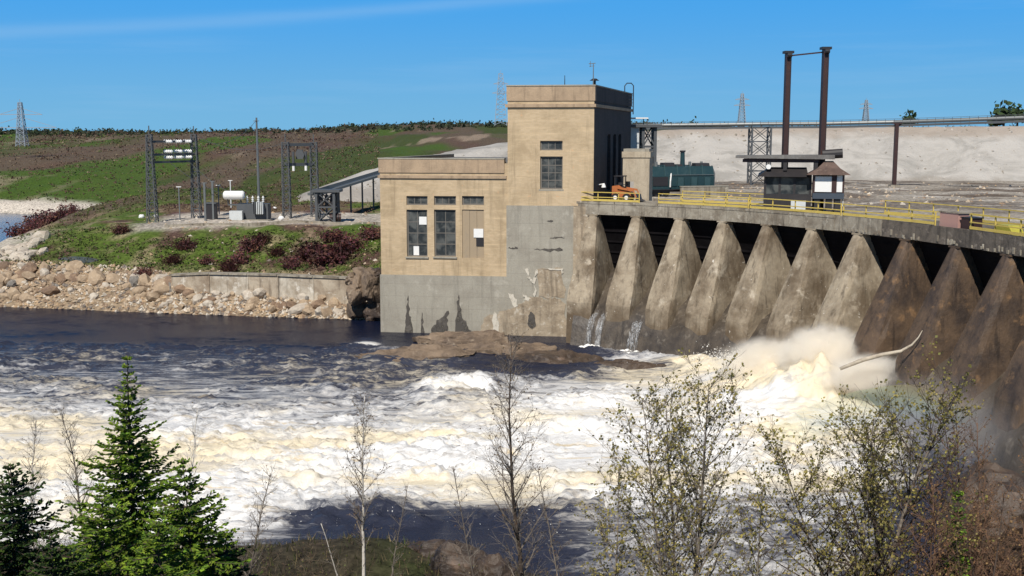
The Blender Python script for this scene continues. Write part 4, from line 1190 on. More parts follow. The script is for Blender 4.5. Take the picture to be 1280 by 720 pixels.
g = MB(); g.cyl(TM((.05,0,zat(190,133)-tb.z)), TM((.05,0,zat(190,133)-tb.z+.18)), .34, 12, .34); g.build('stack_rim', M_dark, ST_)
M_teal2 = paint('faded_teal_paint', (0.030,0.070,0.076), .5, .7, 0, 1.5, (0.025,0.05,0.055))
for k in range(5):
    g = MB(); x = -4.3+k*1.6; g.prism([(-1.19,hT*.62),(-.86,hT*.94),(.86,hT*.94),(1.19,hT*.62),(1.26,hT*.62),(.9,hT*.975),(-.9,hT*.975),(-1.26,hT*.62)], lambda a, c, q: TM((q,a,c)), x, x+.1); g.build('roof_rib', M_teal2, TQ)
for x in (-3.4,.9,2.4):
    g = MB(); g.cyl(TM((x,.2,hT*.93)), TM((x,.2,hT*1.08)), .22, 10, .16); g.build('vent_cap', M_galv, TQ)
g = MB(); g.box(-4.42,-4.36,-.9,.9,hT*.55,hT*.82,TM); g.build('end_window', M_glass, TQ)
g = MB(); g.beam(TM((-4.4,1.3,.72)), TM((3.7,1.3,.72)), .35, .06); g.build('running_board', M_dark, TQ)
g = MB(); g.beam(TM((-1.9,1.28,hT*.66)), TM((3.6,1.28,hT*.66)), .05); [g.beam(TM((x,1.18,hT*.66)), TM((x,1.29,hT*.66)), .05) for x in (-1.5,0,1.5,3.2)]; g.build('grab_rail', M_galv, TQ, kind='stuff')
for k in range(6):
    g = MB(); x = -1.9+k*.86; g.box(x,x+.72,1.2,1.235,1.1,hT*.58,TM); g.build('side_panel', M_teal2 if k % 2 else M_teal, TQ)
g = MB(); g.box(-4.2,-2.3,1.2,1.24,1.15,hT*.6,TM); g.build('side_panel', M_dark, TQ)
g = MB(); g.tube([TM((-2.05,1.3,1.0)),TM((-2.05,1.34,1.7)),TM((-1.95,1.25,hT*.62)),TM((-1.8,.9,hT*.75))], .09, 8); g.build('white_pipe', M_white, TQ)
g = MB(); g.tube([TM((3.75,.9,.7)),TM((3.8,.9,hT*.7)),TM((3.5,.7,hT*.95))], .08, 6); g.tube([TM((3.75,-.9,.7)),TM((3.8,-.9,hT*.7))], .08, 6); g.build('end_rail', M_galv, TQ, kind='stuff')
for x in (-3.6,-2.4,1.6,2.8):
    for y in (-.9,.9):
        g = MB(); g.cyl(TM((x,y-.12,.42)), TM((x,y+.12,.42)), .46, 16); g.build('wheel', M_dark, TQ)
SB = thing('low_wall', TM((1,2.4,-.3)), 'pale low concrete wall in front of the teal engine', 'wall')
g = MB(); g.box(-1.2,4.8,2.2,2.6,-1,1.05,TM); g.build('wall_body', M_deck, SB)
g = MB(); g.box(-1.25,4.85,2.15,2.65,1.053,1.15,TM); g.build('wall_cap', M_conc_grey, SB)
# ------------------------------------------------------------------ orange loader by the porch
ob = U(779, 245, 113.6); ob.z = ZDK
def OM(q): return ob + Vector((0.93,-0.36,0)).normalized()*q[0] + Vector((0.36,0.93,0)).normalized()*q[1] + Vector((0,0,q[2]))
OL = thing('mini_loader', ob, 'small orange loader parked by the entrance porch of the powerhouse', 'loader')
g = MB(); g.prism([(-1.0,.35),(.75,.35),(.95,.6),(.95,1.0),(.2,1.25),(-.3,1.65),(-1.0,1.55)], lambda a, c, q: OM((a,q,c)), -.65, .65); g.build('body', M_orange, OL)
g = MB(); g.box(-.75,.1,-.5,.5,1.653,1.7,OM); [g.beam(OM((x,y,1.3)),OM((x,y,2.5)),.09) for x in (-.75,.1) for y in (-.5,.5)]; g.box(-.85,.2,-.6,.6,2.5,2.6,OM); g.build('cab_frame', M_dark, OL, kind='stuff')
g = MB(); g.box(-.45,-.1,-.25,.25,1.5,1.9,OM); g.build('seat', M_dark, OL)
g = MB(); [g.beam(OM((-.4,y,1.4)),OM((1.25,y,1.15)),.13,.2) for y in (-.75,.75)]; [g.beam(OM((1.25,y,1.15)),OM((1.55,y,.45)),.13,.2) for y in (-.75,.75)]; g.build('lift_arm', M_orange, OL, kind='stuff')
g = MB(); g.prism([(1.5,.12),(2.15,.1),(1.75,.25),(1.62,.75),(1.5,.8)], lambda a, c, q: OM((a,q,c)), -.8, .8); g.build('bucket', M_dark, OL)
for x in (-.6,.55):
    for y in (-.72,.72):
        g = MB(); g.cyl(OM((x,y-.13,.42)),OM((x,y+.13,.42)),.42,16); w_ = g.build('wheel', M_tyre, OL)
        g = MB(); g.cyl(OM((x,y-.14,.42)),OM((x,y+.14,.42)),.2,12); g.build('rim', M_white, w_)
g = MB(); g.cyl(OM((.96,-.4,1.1)),OM((1.05,-.4,1.1)),.16,10); g.build('headlight', M_white, OL)

# ------------------------------------------------------------------ switchyard on the far bank
zp = 7.9
def yard(px, py): return G(px, py, zp)
def lattice_mast(name, px, ybase, ytop, label, w0=1.25, w1=0.65, group=None, Y=None, mat=None, bays=9, wl=0.085):
    p = G(px, ybase, zp) if Y is None else U(px, ybase, Y)
    zt = zat(ytop, p.y); h_ = zt-p.z
    T = thing(name, p, label, 'lattice mast', group)
    mat = mat or M_lattice
    def C(z, i):
        w = (w0 + (w1-w0)*z/h_)/2
        return p + Vector(((-w,w,w,-w)[i], (-w,-w,w,w)[i], z))
    for i in range(4):
        g = MB(); g.beam(C(-.3,i), C(h_,i), wl*1.35); g.build('leg', mat, T)
    g = MB()
    for k in range(bays):
        z0 = h_*k/bays; z1 = h_*(k+1)/bays
        for i in range(4):
            j = (i+1)%4
            g.beam(C(z0,i), C(z1,j), wl*.75); g.beam(C(z0,j), C(z1,i), wl*.75); g.beam(C(z1,i), C(z1,j), wl)
    g.build('bracing', mat, T, kind='stuff')
    g = MB(); g.beam(p+Vector((0,0,h_)), p+Vector((0,0,h_+1.2)), .12); g.build('spike', mat, T)
    return T, p, h_
T1, pA, hA = lattice_mast('lattice_mast', 191, 277, 168, 'left lattice mast of the portal holding rows of white insulators')
T2, pB, hB = lattice_mast('lattice_mast', 246, 272, 168, 'right lattice mast of the portal holding rows of white insulators')
BM_ = thing('bus_portal', (pA+pB)/2, 'three dark crossarms with rows of white insulators between two lattice masts', 'crossarm')
nins = 0
for py, rows in ((177,(0,)),(193.5,(-.42,.42)),(203,())):
    z = zat(py, pA.y)
    a, b_ = Vector((pA.x, pA.y, z)), Vector((pB.x, pB.y, z))
    g = MB(); g.beam(a, b_, .22, .3); XA = g.build('crossarm', M_lattice, BM_)
    for f in (.42,.64,.86):
        for r in rows:
            c = a.lerp(b_, f)+Vector((0,-.35,r if rows != (0,) else 0))
            g = MB(); g.cyl(c-Vector((.62,0,0)), c+Vector((.62,0,0)), .17, 10)
            for q in (-.45,-.15,.15,.45): g.cyl(c+Vector((q-.05,0,0)), c+Vector((q+.05,0,0)), .27, 10)
            g.build('insulator', M_porcelain, XA)
PO = U(323.5, 245, 205.0); PO.z = ground_z(PO.x, PO.y)
T = thing('utility_pole', PO, 'tall bare wooden pole standing alone behind the white transformer', 'pole')
zt = zat(147, 205)
g = MB(); g.tube([PO-Vector((0,0,.5)), (PO.x,PO.y,zt)], [.26,.16], 8); g.build('pole_shaft', M_galv, T)
g = MB(); g.beam((PO.x-.5,PO.y-.2,zt-.6),(PO.x+.5,PO.y-.2,zt-.6),.12); g.build('pole_arm', M_galv, T)
# second steel portal
T3, pC, hC = lattice_mast('lattice_mast', 359, 272, 178, 'left lattice mast of the narrow steel portal near the sloping flume', 1.1, .9)
T4, pD, hD = lattice_mast('lattice_mast', 394, 270, 178, 'right lattice mast of the narrow steel portal near the sloping flume', 1.1, .9)
BP = thing('switch_portal', (pC+pD)/2, 'pair of crossbeams with dark switch gear between the narrow portal masts', 'crossarm')
for py in (181,206):
    z = zat(py, pC.y); g = MB(); g.beam((pC.x,pC.y,z),(pD.x,pD.y,z),.35,.45); XA = g.build('crossarm', M_lattice, BP)
    if py > 200:
        for f in (.28,.72):
            c = Vector((pC.x,pC.y,z)).lerp(Vector((pD.x,pD.y,z)), f)
            g = MB(); g.cyl(c+Vector((0,-.3,.2)), c+Vector((0,-.3,1.9)), .2, 8); g.build('switch_stack', M_lattice, XA)
            g = MB(); g.cyl(c+Vector((0,-.3,-.9)), c+Vector((0,-.3,-.2)), .2, 8); g.build('insulator', M_porcelain, XA)
c = Vector((pC.x,pC.y,zat(193,pC.y))).lerp(Vector((pD.x,pD.y,zat(193,pC.y))), .5)
g = MB(); g.prism([(-.5,-.7),(.45,-.7),(.7,-.1),(.4,.6),(-.35,.75),(-.6,.2)], lambda a, b_, q: c+Vector((a,q,b_)), -.2, .2); g.build('switch_box', M_lattice, BP)
# white transformer: horizontal tank over a radiator block
tp = yard(302, 275)
TR = thing('transformer', tp, 'pale transformer with a white drum on top standing on the gravel pad', 'transformer')
zc = zat(244, tp.y)
xa, xb = U(280,244,tp.y).x, U(305,244,tp.y).x
g = MB(); g.tube([(xa-.05,tp.y,zc),(xa+.12,tp.y,zc),(xb-.12,tp.y,zc),(xb+.05,tp.y,zc)], [.45,.62,.62,.45], 16); g.build('conservator_drum', M_white, TR)
g = MB(); x0, x1 = U(296,262,tp.y).x, U(335,262,tp.y).x; g.box(x0,x1,tp.y-.1,tp.y+2.0,zp+.15,zat(255,tp.y)); TK = g.build('tank', M_lattice, TR)
g = MB()
for x in (xa+.5,xb-.5): g.beam((x,tp.y,zc-.6),(x,tp.y+.3,zat(256,tp.y)),.16)
g.beam((xa+.5,tp.y+.2,zat(256,tp.y)),(x1,tp.y+.2,zat(256,tp.y)),.2); g.build('drum_bracket', M_lattice, TR, kind='stuff')
x0, x1 = U(288,264,tp.y-.6).x, U(304,264,tp.y-.6).x
g = MB(); g.box(x0,x1,tp.y-1.3,tp.y-.4,zp+.1,zat(263,tp.y)); CB = g.build('control_cabinet', M_palegrey, TR)
for k in range(6):
    g = MB(); xx = U(318,262,tp.y).x + k*.26; g.box(xx,xx+.12,tp.y-1.1,tp.y-.15,zp+.9,zat(252,tp.y)); g.build('radiator_fin', M_palegrey if k > 1 else M_lattice, TR)
for f in (309,316,323,329):
    c = U(f, 251, tp.y+.8)
    g = MB(); g.cyl(c-Vector((0,0,.5)), c+Vector((0,0,.7)), .1, 8)
    for q in (-.1,.15,.4): g.cyl(c+Vector((0,0,q)), c+Vector((0,0,q+.08)), .2, 8)
    g.build('bushing', M_porcelain, TR)
g = MB(); g.box(U(285,270,tp.y).x,U(338,270,tp.y).x,tp.y-1.5,tp.y+2.2,zp-.3,zp+.1); g.build('plinth', M_conc_grey, TR)
# smaller yard gear
for k, (px, yb, yt, lb) in enumerate(((267,274,227,'grey steel post left of the white transformer'),(257,276,229,'slim grey post beside the right portal mast'),(274,268,232,'thin short post between the portal and the transformer'),(289,262,226,'thin pale post standing behind the white drum'),(225,275,234,'thin grey post between the two insulator portal masts'))):
    p = yard(px, yb); T = thing('yard_post', p, lb, 'post')
    g = MB(); g.beam(p, (p.x,p.y,zat(yt,p.y)), .26 if k < 2 else .15); g.build('post_shaft', M_galv if k != 3 else M_palegrey, T)
    g = MB(); g.beam((p.x-.35,p.y,zat(yt,p.y)+.05),(p.x+.35,p.y,zat(yt,p.y)+.05),.1); g.build('post_head', M_porcelain if k > 1 else M_galv, T)
p = yard(262, 274); T = thing('switch_cabinet', p, 'dark narrow switch cabinet at the foot of the right portal mast', 'cabinet')
g = MB(); g.box(p.x-.5,p.x+.9,p.y,p.y+1.2,p.z-.2,p.z+2.2); g.build('cabinet_body', M_dark, T)
g = MB(); g.box(p.x-.6,p.x+1.0,p.y-.1,p.y+1.3,p.z+2.203,p.z+2.35); g.build('cabinet_top', M_lattice, T)
# steel stand and sloping flume
s0 = yard(407, 277)
trestle('steel_stand', 396, 418, 240, 277, s0.y, 2.4, 'dark square steel stand under the lower end of the sloping flume', 2, 0.34)
T = thing('stand_platform', U(407,239,s0.y), 'grey platform on top of the dark square steel stand', 'platform')
c = U(407,239,s0.y); g = MB(); g.box(c.x-1.9,c.x+2.0,c.y-.4,c.y+2.8,c.z-.15,c.z+.2); g.build('platform_deck', M_lattice, T)
for k in range(3):
    g = MB(); g.box(c.x-1.0+k*.75,c.x-.6+k*.75,c.y+.6,c.y+1.5,c.z-2.4,c.z-.6); g.build('hanging_gear', M_dark, T)
FLm = thing('flume', U(430,232,172), 'sloping grey flume on short legs climbing right towards the powerhouse roof', 'flume')
fa, fb = U(392,243,168), U(480,216,186)
g = MB(); g.beam(fa, fb, 2.2, .35); g.build('flume_bed', M_galv, FLm)
g = MB(); g.beam(fa+Vector((0,-1.1,.4)), fb+Vector((0,-1.1,.4)), .12, .5); g.build('flume_side', M_galv, FLm)
for k in range(1,6):
    p = fa.lerp(fb, k/6); g = MB(); zg = ground_z(p.x, p.y); g.beam((p.x,p.y,zg-.3),(p.x,p.y,p.z-.18),.25); g.build('leg', M_lattice, FLm)
# kerb along the front of the gravel pad
kx = [-46.5,-41,-35,-29,-23.5,-18,-12.5]
kp = [Vector((x, 149.6+0.7*math.sin(x*.4), 0)) for x in kx]
kp = [Vector((p.x, p.y, ground_z(p.x, p.y)+.12)) for p in kp]
for a, b_ in zip(kp, kp[1:]):
    g = MB(); g.beam(a, b_, .4, .5)
    g.build('pad_kerb', M_deck, None, kind='structure')
# steel grating bridge? no: pale barrels and stones scattered on the pad
for px, py, r, lb in ((177,273,.42,'white round stone at the left end of the gravel pad'),(195,272,.3,'smaller white stone near the left portal mast'),(351,275,.4,'white drum shaped stone on the pad near the narrow portal'),(343,262,.35,'small white stone behind the transformer')):
    c = yard(px, py)+Vector((0,0,r*.6)); g = MB(); rock_mesh(g, c, (r*1.2,r,r), int(px), 2, .2); tag(g.build('white_stone', M_white, base=c), lb, 'stone')
p = yard(414, 276); T = thing('rusty_drum', p, 'dark rusty drum lying at the foot of the steel stand', 'drum')
g = MB(); g.cyl(p+Vector((-.1,-.8,.55)), p+Vector((1.5,-.6,.55)), .55, 14); g.build('drum_shell', M_rust, T)
for q in (.25,1.1): g = MB(); g.cyl(p+Vector((q,-.78,.55)), p+Vector((q+.1,-.77,.55)), .6, 14); g.build('hoop', M_dark, T)

# ------------------------------------------------------------------ concrete bank wall at the waterline, in cast lengths
wp = [(214,345,371),(262,343,374),(310,344,378),(348,345,381),(392,347,386),(440,349,392)]
M_bankwall = [weathered('bank_concrete', (0.42,0.355,0.27), (0.22,0.165,0.115), (0.56,0.51,0.43), .45, .9, .7, .5, bstr=.8, bdist=.08, fine=3), weathered('bank_concrete_pale', (0.50,0.45,0.37), (0.27,0.215,0.155), (0.60,0.56,0.49), .4, .9, .7, .5, bstr=.8, bdist=.08, fine=3)]
BW = thing('bank_wall', U(330,380,126.5), 'old pale concrete retaining wall between the riprap and the green slope', 'retaining wall')
for k, (a, b_) in enumerate(zip(wp, wp[1:])):
    Ya, Yb = 128.5-1.1*k, 127.4-1.1*k
    A0, B0 = U(a[0],a[1],Ya), U(b_[0],b_[1],Yb)
    g = MB(); off = 0.05*(k % 2)
    g.hexa([(A0.x+.02,Ya-.35+off,-.8),(B0.x-.02,Yb-.35+off,-.8),(B0.x-.02,Yb+1.0,-.8),(A0.x+.02,Ya+1.0,-.8),(A0.x+.02,Ya+off,A0.z),(B0.x-.02,Yb+off,B0.z),(B0.x-.02,Yb+1.0,B0.z),(A0.x+.02,Ya+1.0,A0.z)])
    g.build('wall_panel', M_bankwall[k % 2], BW)
    g = MB(); g.beam((A0.x+.03,Ya+.4,A0.z+.1),(B0.x-.03,Yb+.4,B0.z+.1),1.1,.2); g.build('wall_cap', M_deck, BW)
# timber chute on the slope, and a dark teal rock
p0, p1 = U(120,322,146), U(160,292,156)
T = thing('timber_chute', p0, 'weathered timber trough lying up the green slope', 'trough')
for s in (-.5,.5):
    g = MB(); g.beam(p0+Vector((s,0,.35)), p1+Vector((s,0,.35)), .2, .5); g.build('side_board', M_wood, T)
g = MB(); g.beam(p0+Vector((0,0,.12)), p1+Vector((0,0,.12)), .85, .12); g.build('bed_board', M_wood, T)
c = U(100,331,139.5); g = MB(); rock_mesh(g, c, (3.2,1.8,1.1), 77, 3, .3)
tag(g.build('dark_boulder', weathered('slate_rock', (0.06,0.075,0.075), (0.03,0.037,0.04), (0.13,0.14,0.135), .9, .7, .2, bstr=.9, bdist=.12), base=c), 'big dark slate boulder at the foot of the green slope on the left', 'boulder')

# ------------------------------------------------------------------ riprap: loose boulders along the far shore
M_stones = [weathered('tan_stone', (0.40,0.30,0.20), (0.27,0.195,0.13), (0.52,0.42,0.31), 1.1, .9, .15, .2, bstr=.8, bdist=.08, fine=4), weathered('pale_stone', (0.50,0.44,0.36), (0.36,0.30,0.24), (0.58,0.53,0.46), 1.0, .9, .1, .2, bstr=.8, bdist=.08, fine=4), weathered('brown_stone', (0.25,0.165,0.105), (0.15,0.10,0.07), (0.36,0.26,0.18), 1.2, .9, .2, .1, bstr=.8, bdist=.08, fine=4), weathered('grey_stone', (0.22,0.20,0.175), (0.14,0.125,0.11), (0.33,0.30,0.26), 1.2, .9, .2, .1, bstr=.8, bdist=.08, fine=4)]
var = []
for k in range(12):
    g = MB(); rock_mesh(g, (0,0,0), (1,1,1), 200+k, 2, .38)
    o = g.build('boulder', M_stones[[0,0,1,0,2,0,1,3,0,2,0,1][k]], None)
    var.append(o); 
used = set(); rnd = random.Random(9)
lab = {0:'tan boulder', 1:'pale cream boulder', 2:'brown boulder', 3:'grey boulder'}
def place_boulder(px, py, Y, r, vi, label, group):
    c = U(px, py, Y)
    z = max(ground_z(c.x, c.y), -.2) + r*.18
    o = var[vi]
    if vi in used: o = o.copy(); COL.objects.link(o)
    used.add(vi)
    o.location = (c.x, c.y, z)
    o.scale = (r*(1+.5*rnd.random()), r*(.8+.4*rnd.random()), r*(.62+.3*rnd.random()))
    o.rotation_euler = (rnd.random()*.5, rnd.random()*.5, rnd.random()*6.28)
    tag(o, label, 'boulder', group)
mk = [0,0,1,0,2,0,1,3,0,2,0,1]
for k in range(235):
    px = 440*rnd.random()**0.85 - 14
    f = rnd.random()
    Y = np.interp(px, [0,250,440], [131,124.8,121.3]) + 8*f*np.interp(px,[0,180,300,440],[1,.9,.42,.3])
    r = (.30+.85*rnd.random()**2.2)*(1.05 if px < 250 else .8)
    vi = rnd.randrange(12)
    place_boulder(px, 380, Y, r, vi, lab[mk[vi]]+' in the riprap along the far shore', 'riprap boulders along the far shore')
pale = [2,6,11]
for k in range(46):
    px = -12+70*rnd.random(); Y = 140+16*rnd.random()
    place_boulder(px, 340, Y, .5+.8*rnd.random()**2, pale[rnd.randrange(3)], 'pale cream boulder heaped on the point at the left edge', 'white boulders on the point')
for k, o in enumerate(var):
    if k not in used: bpy.data.objects.remove(o)

# ------------------------------------------------------------------ pylons on the skyline
def pylon(px, ytop, ybot, Y, w0, label, arms):
    T, p, h_ = lattice_mast('pylon', px, ybot, ytop, label, w0, w0*.34, None, Y, M_far_lattice, 10, max(.12, Y*.00032))
    T['category'] = 'pylon'
    g = MB()
    for f, w in arms: 
        g.beam(p+Vector((-w,0,h_*f)), p+Vector((w,0,h_*f)), max(.2,Y*.0006)); g.beam(p+Vector((-w,0,h_*f)), p+Vector((0,0,h_*f+w*.3)), max(.15,Y*.0004)); g.beam(p+Vector((w,0,h_*f)), p+Vector((0,0,h_*f+w*.3)), max(.15,Y*.0004))
    g.build('crossarm', M_far_lattice, T, kind='stuff')
pylon(28, 128, 182, 420, 3.4, 'wide armed pylon on the left skyline', ((.72,8),(.42,13)))
pylon(626, 92, 156, 400, 4.2, 'tall narrow pylon rising just left of the powerhouse tower', ((.80,2.6),(.62,3.0)))
pylon(927, 117, 154, 560, 3.4, 'small distant pylon on the skyline left of the tall masts', ((.8,3.4),(.6,4)))
pylon(1082, 125, 152, 640, 3.2, 'small distant pylon on the skyline right of the tall masts', ((.8,3.4),(.6,4)))

# slack conductors between the portal, the bare pole and the transformer
for k, (a, b_, sag) in enumerate(((pA.lerp(pB,.42)+Vector((0,0,zat(203,pA.y)-zp)), U(309,250,tp.y+.8), 1.0),(pA.lerp(pB,.86)+Vector((0,0,zat(203,pA.y)-zp)), U(323,250,tp.y+.8), 1.2),(pB+Vector((0,0,hB)), pC+Vector((0,0,hC)), 1.6),(pB+Vector((0,0,hB-.5)), (PO.x,PO.y,zat(150,205)), 2.2))):
    a, b_ = Vector(a), Vector(b_)
    g = MB(); g.tube([a.lerp(b_, i/10)-Vector((0,0,sag*4*(i/10)*(1-i/10))) for i in range(11)], .035, 4)
    tag(g.build('conductor_cable', M_lattice, base=a), ('thin cable sagging from the left insulators to the transformer','thin cable sagging from the right insulators to the transformer','thin cable strung between the two steel portals','thin cable running from the right portal mast to the bare pole')[k], 'cable', 'slack cables in the switchyard')
# ------------------------------------------------------------------ plants
M_bark_white = weathered('birch_bark', (0.62,0.58,0.52), (0.42,0.38,0.33), None, 3.0, 0.8, 0.3, 0.8, (0.05,0.045,0.04), 0.4, 0.02, 20)
M_bark_brown = weathered('brown_bark', (0.075,0.052,0.040), (0.04,0.029,0.023), (0.12,0.09,0.07), 3.0, 0.9, 0.3, 0, bstr=0.5, bdist=0.02, fine=20)
M_bark_grey = weathered('grey_bark', (0.20,0.17,0.14), (0.11,0.09,0.075), (0.30,0.27,0.23), 3.0, 0.9, 0.3, 0, bstr=0.5, bdist=0.02, fine=20)
M_rustbark = weathered('rusty_bark', (0.17,0.095,0.055), (0.10,0.055,0.035), None, 3.0, .9, .2, 0, bstr=.3, bdist=.02, fine=20)
M_leaf = vcol('young_leaves', 0.6, 8.0, 0.2, 0, 0.3)
M_needle = vcol('spruce_needles', 0.65, 3.0, 0.35, 0, 0.15)
M_scrub = vcol('scrub', 0.85, 1.5, 0.35, 0, 0.2)

def wander(p, d, length, n, bend, up, rr):
    """a bending twig: its points"""
    pts = [Vector(p)]; d = Vector(d).normalized(); st = length/n
    for _ in range(n):
        d = (d + Vector((rr.gauss(0,bend), rr.gauss(0,bend), rr.gauss(0,bend) + up))).normalized()
        pts.append(pts[-1] + d*st)
    return pts, d
def leaf_quad(g, p, size, rr, col):
    a = Vector((rr.gauss(0,1), rr.gauss(0,1), rr.gauss(0,1))).normalized(); b_ = a.orthogonal().normalized()
    c = a.cross(b_)
    w = size*.42
    g.add([p, p+b_*size*.5+c*w, p+b_*size, p+b_*size*.5-c*w], [(0,1,2,3)], col)
def broadleaf(base, h_, spread, seed, label, leaves=1.0, lsize=.085, cols=((0.11,0.12,0.025),), bark=None, twigs=None, lean=(0,0), first=.18, nprim=34, trunk_r=.085, stems=1, twigden=1.0, group=None, name='birch_tree', ang=(.5,.95)):
    rr = random.Random(seed)
    T = thing(name, base, label, 'tree', group)
    tg, bg, lg = MB(), MB(), MB()
    bark = bark or M_bark_grey
    for s_ in range(stems):
        hh = h_*(1 if s_ == 0 else rr.uniform(.72,.95))
        sd = Vector((lean[0]+(rr.gauss(0,.10) if s_ else 0), lean[1]+(rr.gauss(0,.08) if s_ else 0), 1))
        if s_: sd += Vector((math.cos(s_*2.4), math.sin(s_*2.4), 0))*.16
        tp, _ = wander(base-Vector((0,0,.3)), sd, hh*1.02, 14, .035, .012, rr)
        rad = [max(.012, trunk_r*(1 if s_ == 0 else .8)*(1-i/14.6)**.9) for i in range(15)]
        tg.tube(tp, rad, 7)
        for i in range(int(nprim*(1 if s_ == 0 else .7))):
            f = first + (1-first)*(i+rr.random()*.8)/(nprim*(1 if s_ == 0 else .7))
            f = min(f, .985)
            x = f*14; k = int(x); p = tp[k].lerp(tp[k+1], x-k)
            az = i*2.4 + rr.gauss(0,.5)
            el = rr.uniform(*ang)
            L = spread*(1-.72*((f-first)/(1-first))**1.15)*rr.uniform(.65,1.15)*(0.55+.45*min(1,(f-first)/.18))
            d = Vector((math.cos(az)*math.cos(el), math.sin(az)*math.cos(el), math.sin(el)))
            n_ = 6
            bp, _ = wander(p, d, L, n_, .09, .045, rr)
            r0 = rad[k]*.45+.004
            bg.tube(bp, [max(.0045, r0*(1-j/(n_+.5))) for j in range(n_+1)], 4, False)
            for j in range(1, n_+1):
                for q in range(int((3.2*twigden)*min(1.5, L/1.1)+rr.random())):
                    sp = bp[j-1].lerp(bp[j], rr.random())
                    dd = (bp[j]-bp[j-1]).normalized()
                    d2 = (dd*.8 + Vector((rr.gauss(0,.55), rr.gauss(0,.55), rr.gauss(.15,.45)))).normalized()
                    L2 = rr.uniform(.22,.62)*min(1.2,.5+L*.4)
                    wp_, _ = wander(sp, d2, L2, 3, .12, .03, rr)
                    bg.tube(wp_, [.0048,.0042,.0036,.0028], 3, False)
                    nl = (int(leaves*rr.uniform(2.5,6.5)+rr.random()*.6) if rr.random() < .62 else 0) if leaves else 0
                    for _ in range(nl):
                        u = 1-.75*rr.random()**1.6; kk = min(2, int(u*3)); lp = wp_[kk].lerp(wp_[kk+1], u*3-kk)
                        c = cols[rr.randrange(len(cols))]; v = rr.uniform(.75,1.3)
                        leaf_quad(lg, lp+Vector((rr.gauss(0,.02),rr.gauss(0,.02),rr.gauss(0,.02))), lsize*rr.uniform(.6,1.25), rr, tuple(q_*v for q_ in c))
    tg.build('trunk', bark, T, smooth=True)
    bg.build('branches', twigs or bark, T, kind='stuff')
    if lg.f: lg.build('leaves', M_leaf, T, kind='stuff')
    return T
def spruce(base, h_, rad, seed, label, cols, dens=1.0, bare_top=.0, group=None, name='spruce_tree', power=.85):
    rr = random.Random(seed)
    T = thing(name, base, label, 'tree', group)
    tg, bg, ng = MB(), MB(), MB()
    tp, _ = wander(base-Vector((0,0,.3)), (0,0,1), h_*1.03, 12, .012, .01, rr)
    tg.tube(tp, [max(.01, .12*h_/8*(1-i/12.4)) for i in range(13)], 7)
    z = .06
    nW = int(h_*4.6)
    for i in range(nW):
        f = .05 + .95*(i+.5)/nW
        x = min(11.99, f*12); k = int(x); p = tp[k].lerp(tp[k+1], x-k)
        L0 = rad*(1-f)**power*(.82+.36*rr.random()) + .10
        nb = 7 if f < .85 else 5
        for j in range(nb):
            if rr.random() < .08: continue
            az = j*6.283/nb + i*.77 + rr.gauss(0,.18)
            L = L0*rr.uniform(.62,1.18)
            el = .05 + .55*f + rr.gauss(0,.08)
            d = Vector((math.cos(az)*math.cos(el), math.sin(az)*math.cos(el), math.sin(el)-.12))
            n_ = 5
            bp = [p]; dd = d.normalized()
            for q in range(n_):
                dd = (dd + Vector((rr.gauss(0,.05), rr.gauss(0,.05), -.10 + .075*q))).normalized()
                bp.append(bp[-1] + dd*L/n_)
            bg.tube(bp, [.016*(1-q/6) +.003 for q in range(n_+1)], 3, False)
            m_ = max(4, int(L/.060*dens))
            for q in range(m_):
                u = (q+rr.random())/m_*n_*.999
                kk = int(u); c = bp[kk].lerp(bp[kk+1], u-kk); dv = (bp[kk+1]-bp[kk]).normalized()
                side = dv.cross(Vector((0,0,1))).normalized()
                sgn = -1 if q % 2 else 1
                ln = (.13+.16*(1-u/n_))*min(1.0,.45+L*.6)*rr.uniform(.7,1.3)
                sdv = (side*sgn*.8 + dv*.75 + Vector((0,0,rr.gauss(-.08,.20)))).normalized()
                e = c + sdv*ln
                upv = (Vector((0,0,1)) + side*rr.gauss(0,.5)).normalized()
                w_ = .034*rr.uniform(.7,1.3)
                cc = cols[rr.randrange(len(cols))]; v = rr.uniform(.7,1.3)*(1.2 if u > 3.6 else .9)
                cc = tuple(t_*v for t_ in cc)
                wv = sdv.cross(upv).normalized()*w_
                ng.add([c-wv*.4, c+sdv*ln*.55+wv*1.3, e, c+sdv*ln*.5-wv*1.3], [(0,1,2,3)], cc)
                hv = upv*w_
                ng.add([c-hv*.3, c+sdv*ln*.5+hv*1.2, e-Vector((0,0,.012)), c+sdv*ln*.55-hv*1.0], [(0,1,2,3)], cc)
    tg.build('trunk', M_bark_brown, T, smooth=True)
    bg.build('branches', M_bark_brown, T, kind='stuff')
    ng.build('needles', M_needle, T, kind='stuff')
    return T
def place(px, Y, ytop):
    """foot on the bank at picture column px and depth Y; height that reaches row ytop"""
    x = U(px, 640, Y).x
    z = ground_z(x, Y)
    return Vector((x, Y, z)), U(px, ytop, Y).z - z
SG = ((0.100,0.175,0.018),(0.145,0.230,0.020),(0.065,0.12,0.016),(0.20,0.27,0.028))
SD = ((0.022,0.046,0.012),(0.032,0.066,0.013),(0.050,0.085,0.014))
b0, h0 = place(166, 29, 440); spruce(b0, h0, 3.0, 1, 'tallest spruce with a thin spire top at the lower left', SG, 1.35, power=1.3)
b0, h0 = place(236, 26, 566); spruce(b0, h0, 2.3, 2, 'bushy green spruce just right of the tallest spruce', SG, 1.25)
b0, h0 = place(12, 25, 570); spruce(b0, h0, 2.1, 3, 'dark spruce cut off by the left edge', SD, 1.2)
b0, h0 = place(122, 24.5, 610); spruce(b0, h0, 2.0, 4, 'low bright green spruce in front of the tallest spruce', SG, 1.2)
b0, h0 = place(66, 23, 655); spruce(b0, h0, 1.7, 5, 'small dark spruce between the left edge spruce and the low bright spruce', SD, 1.2)
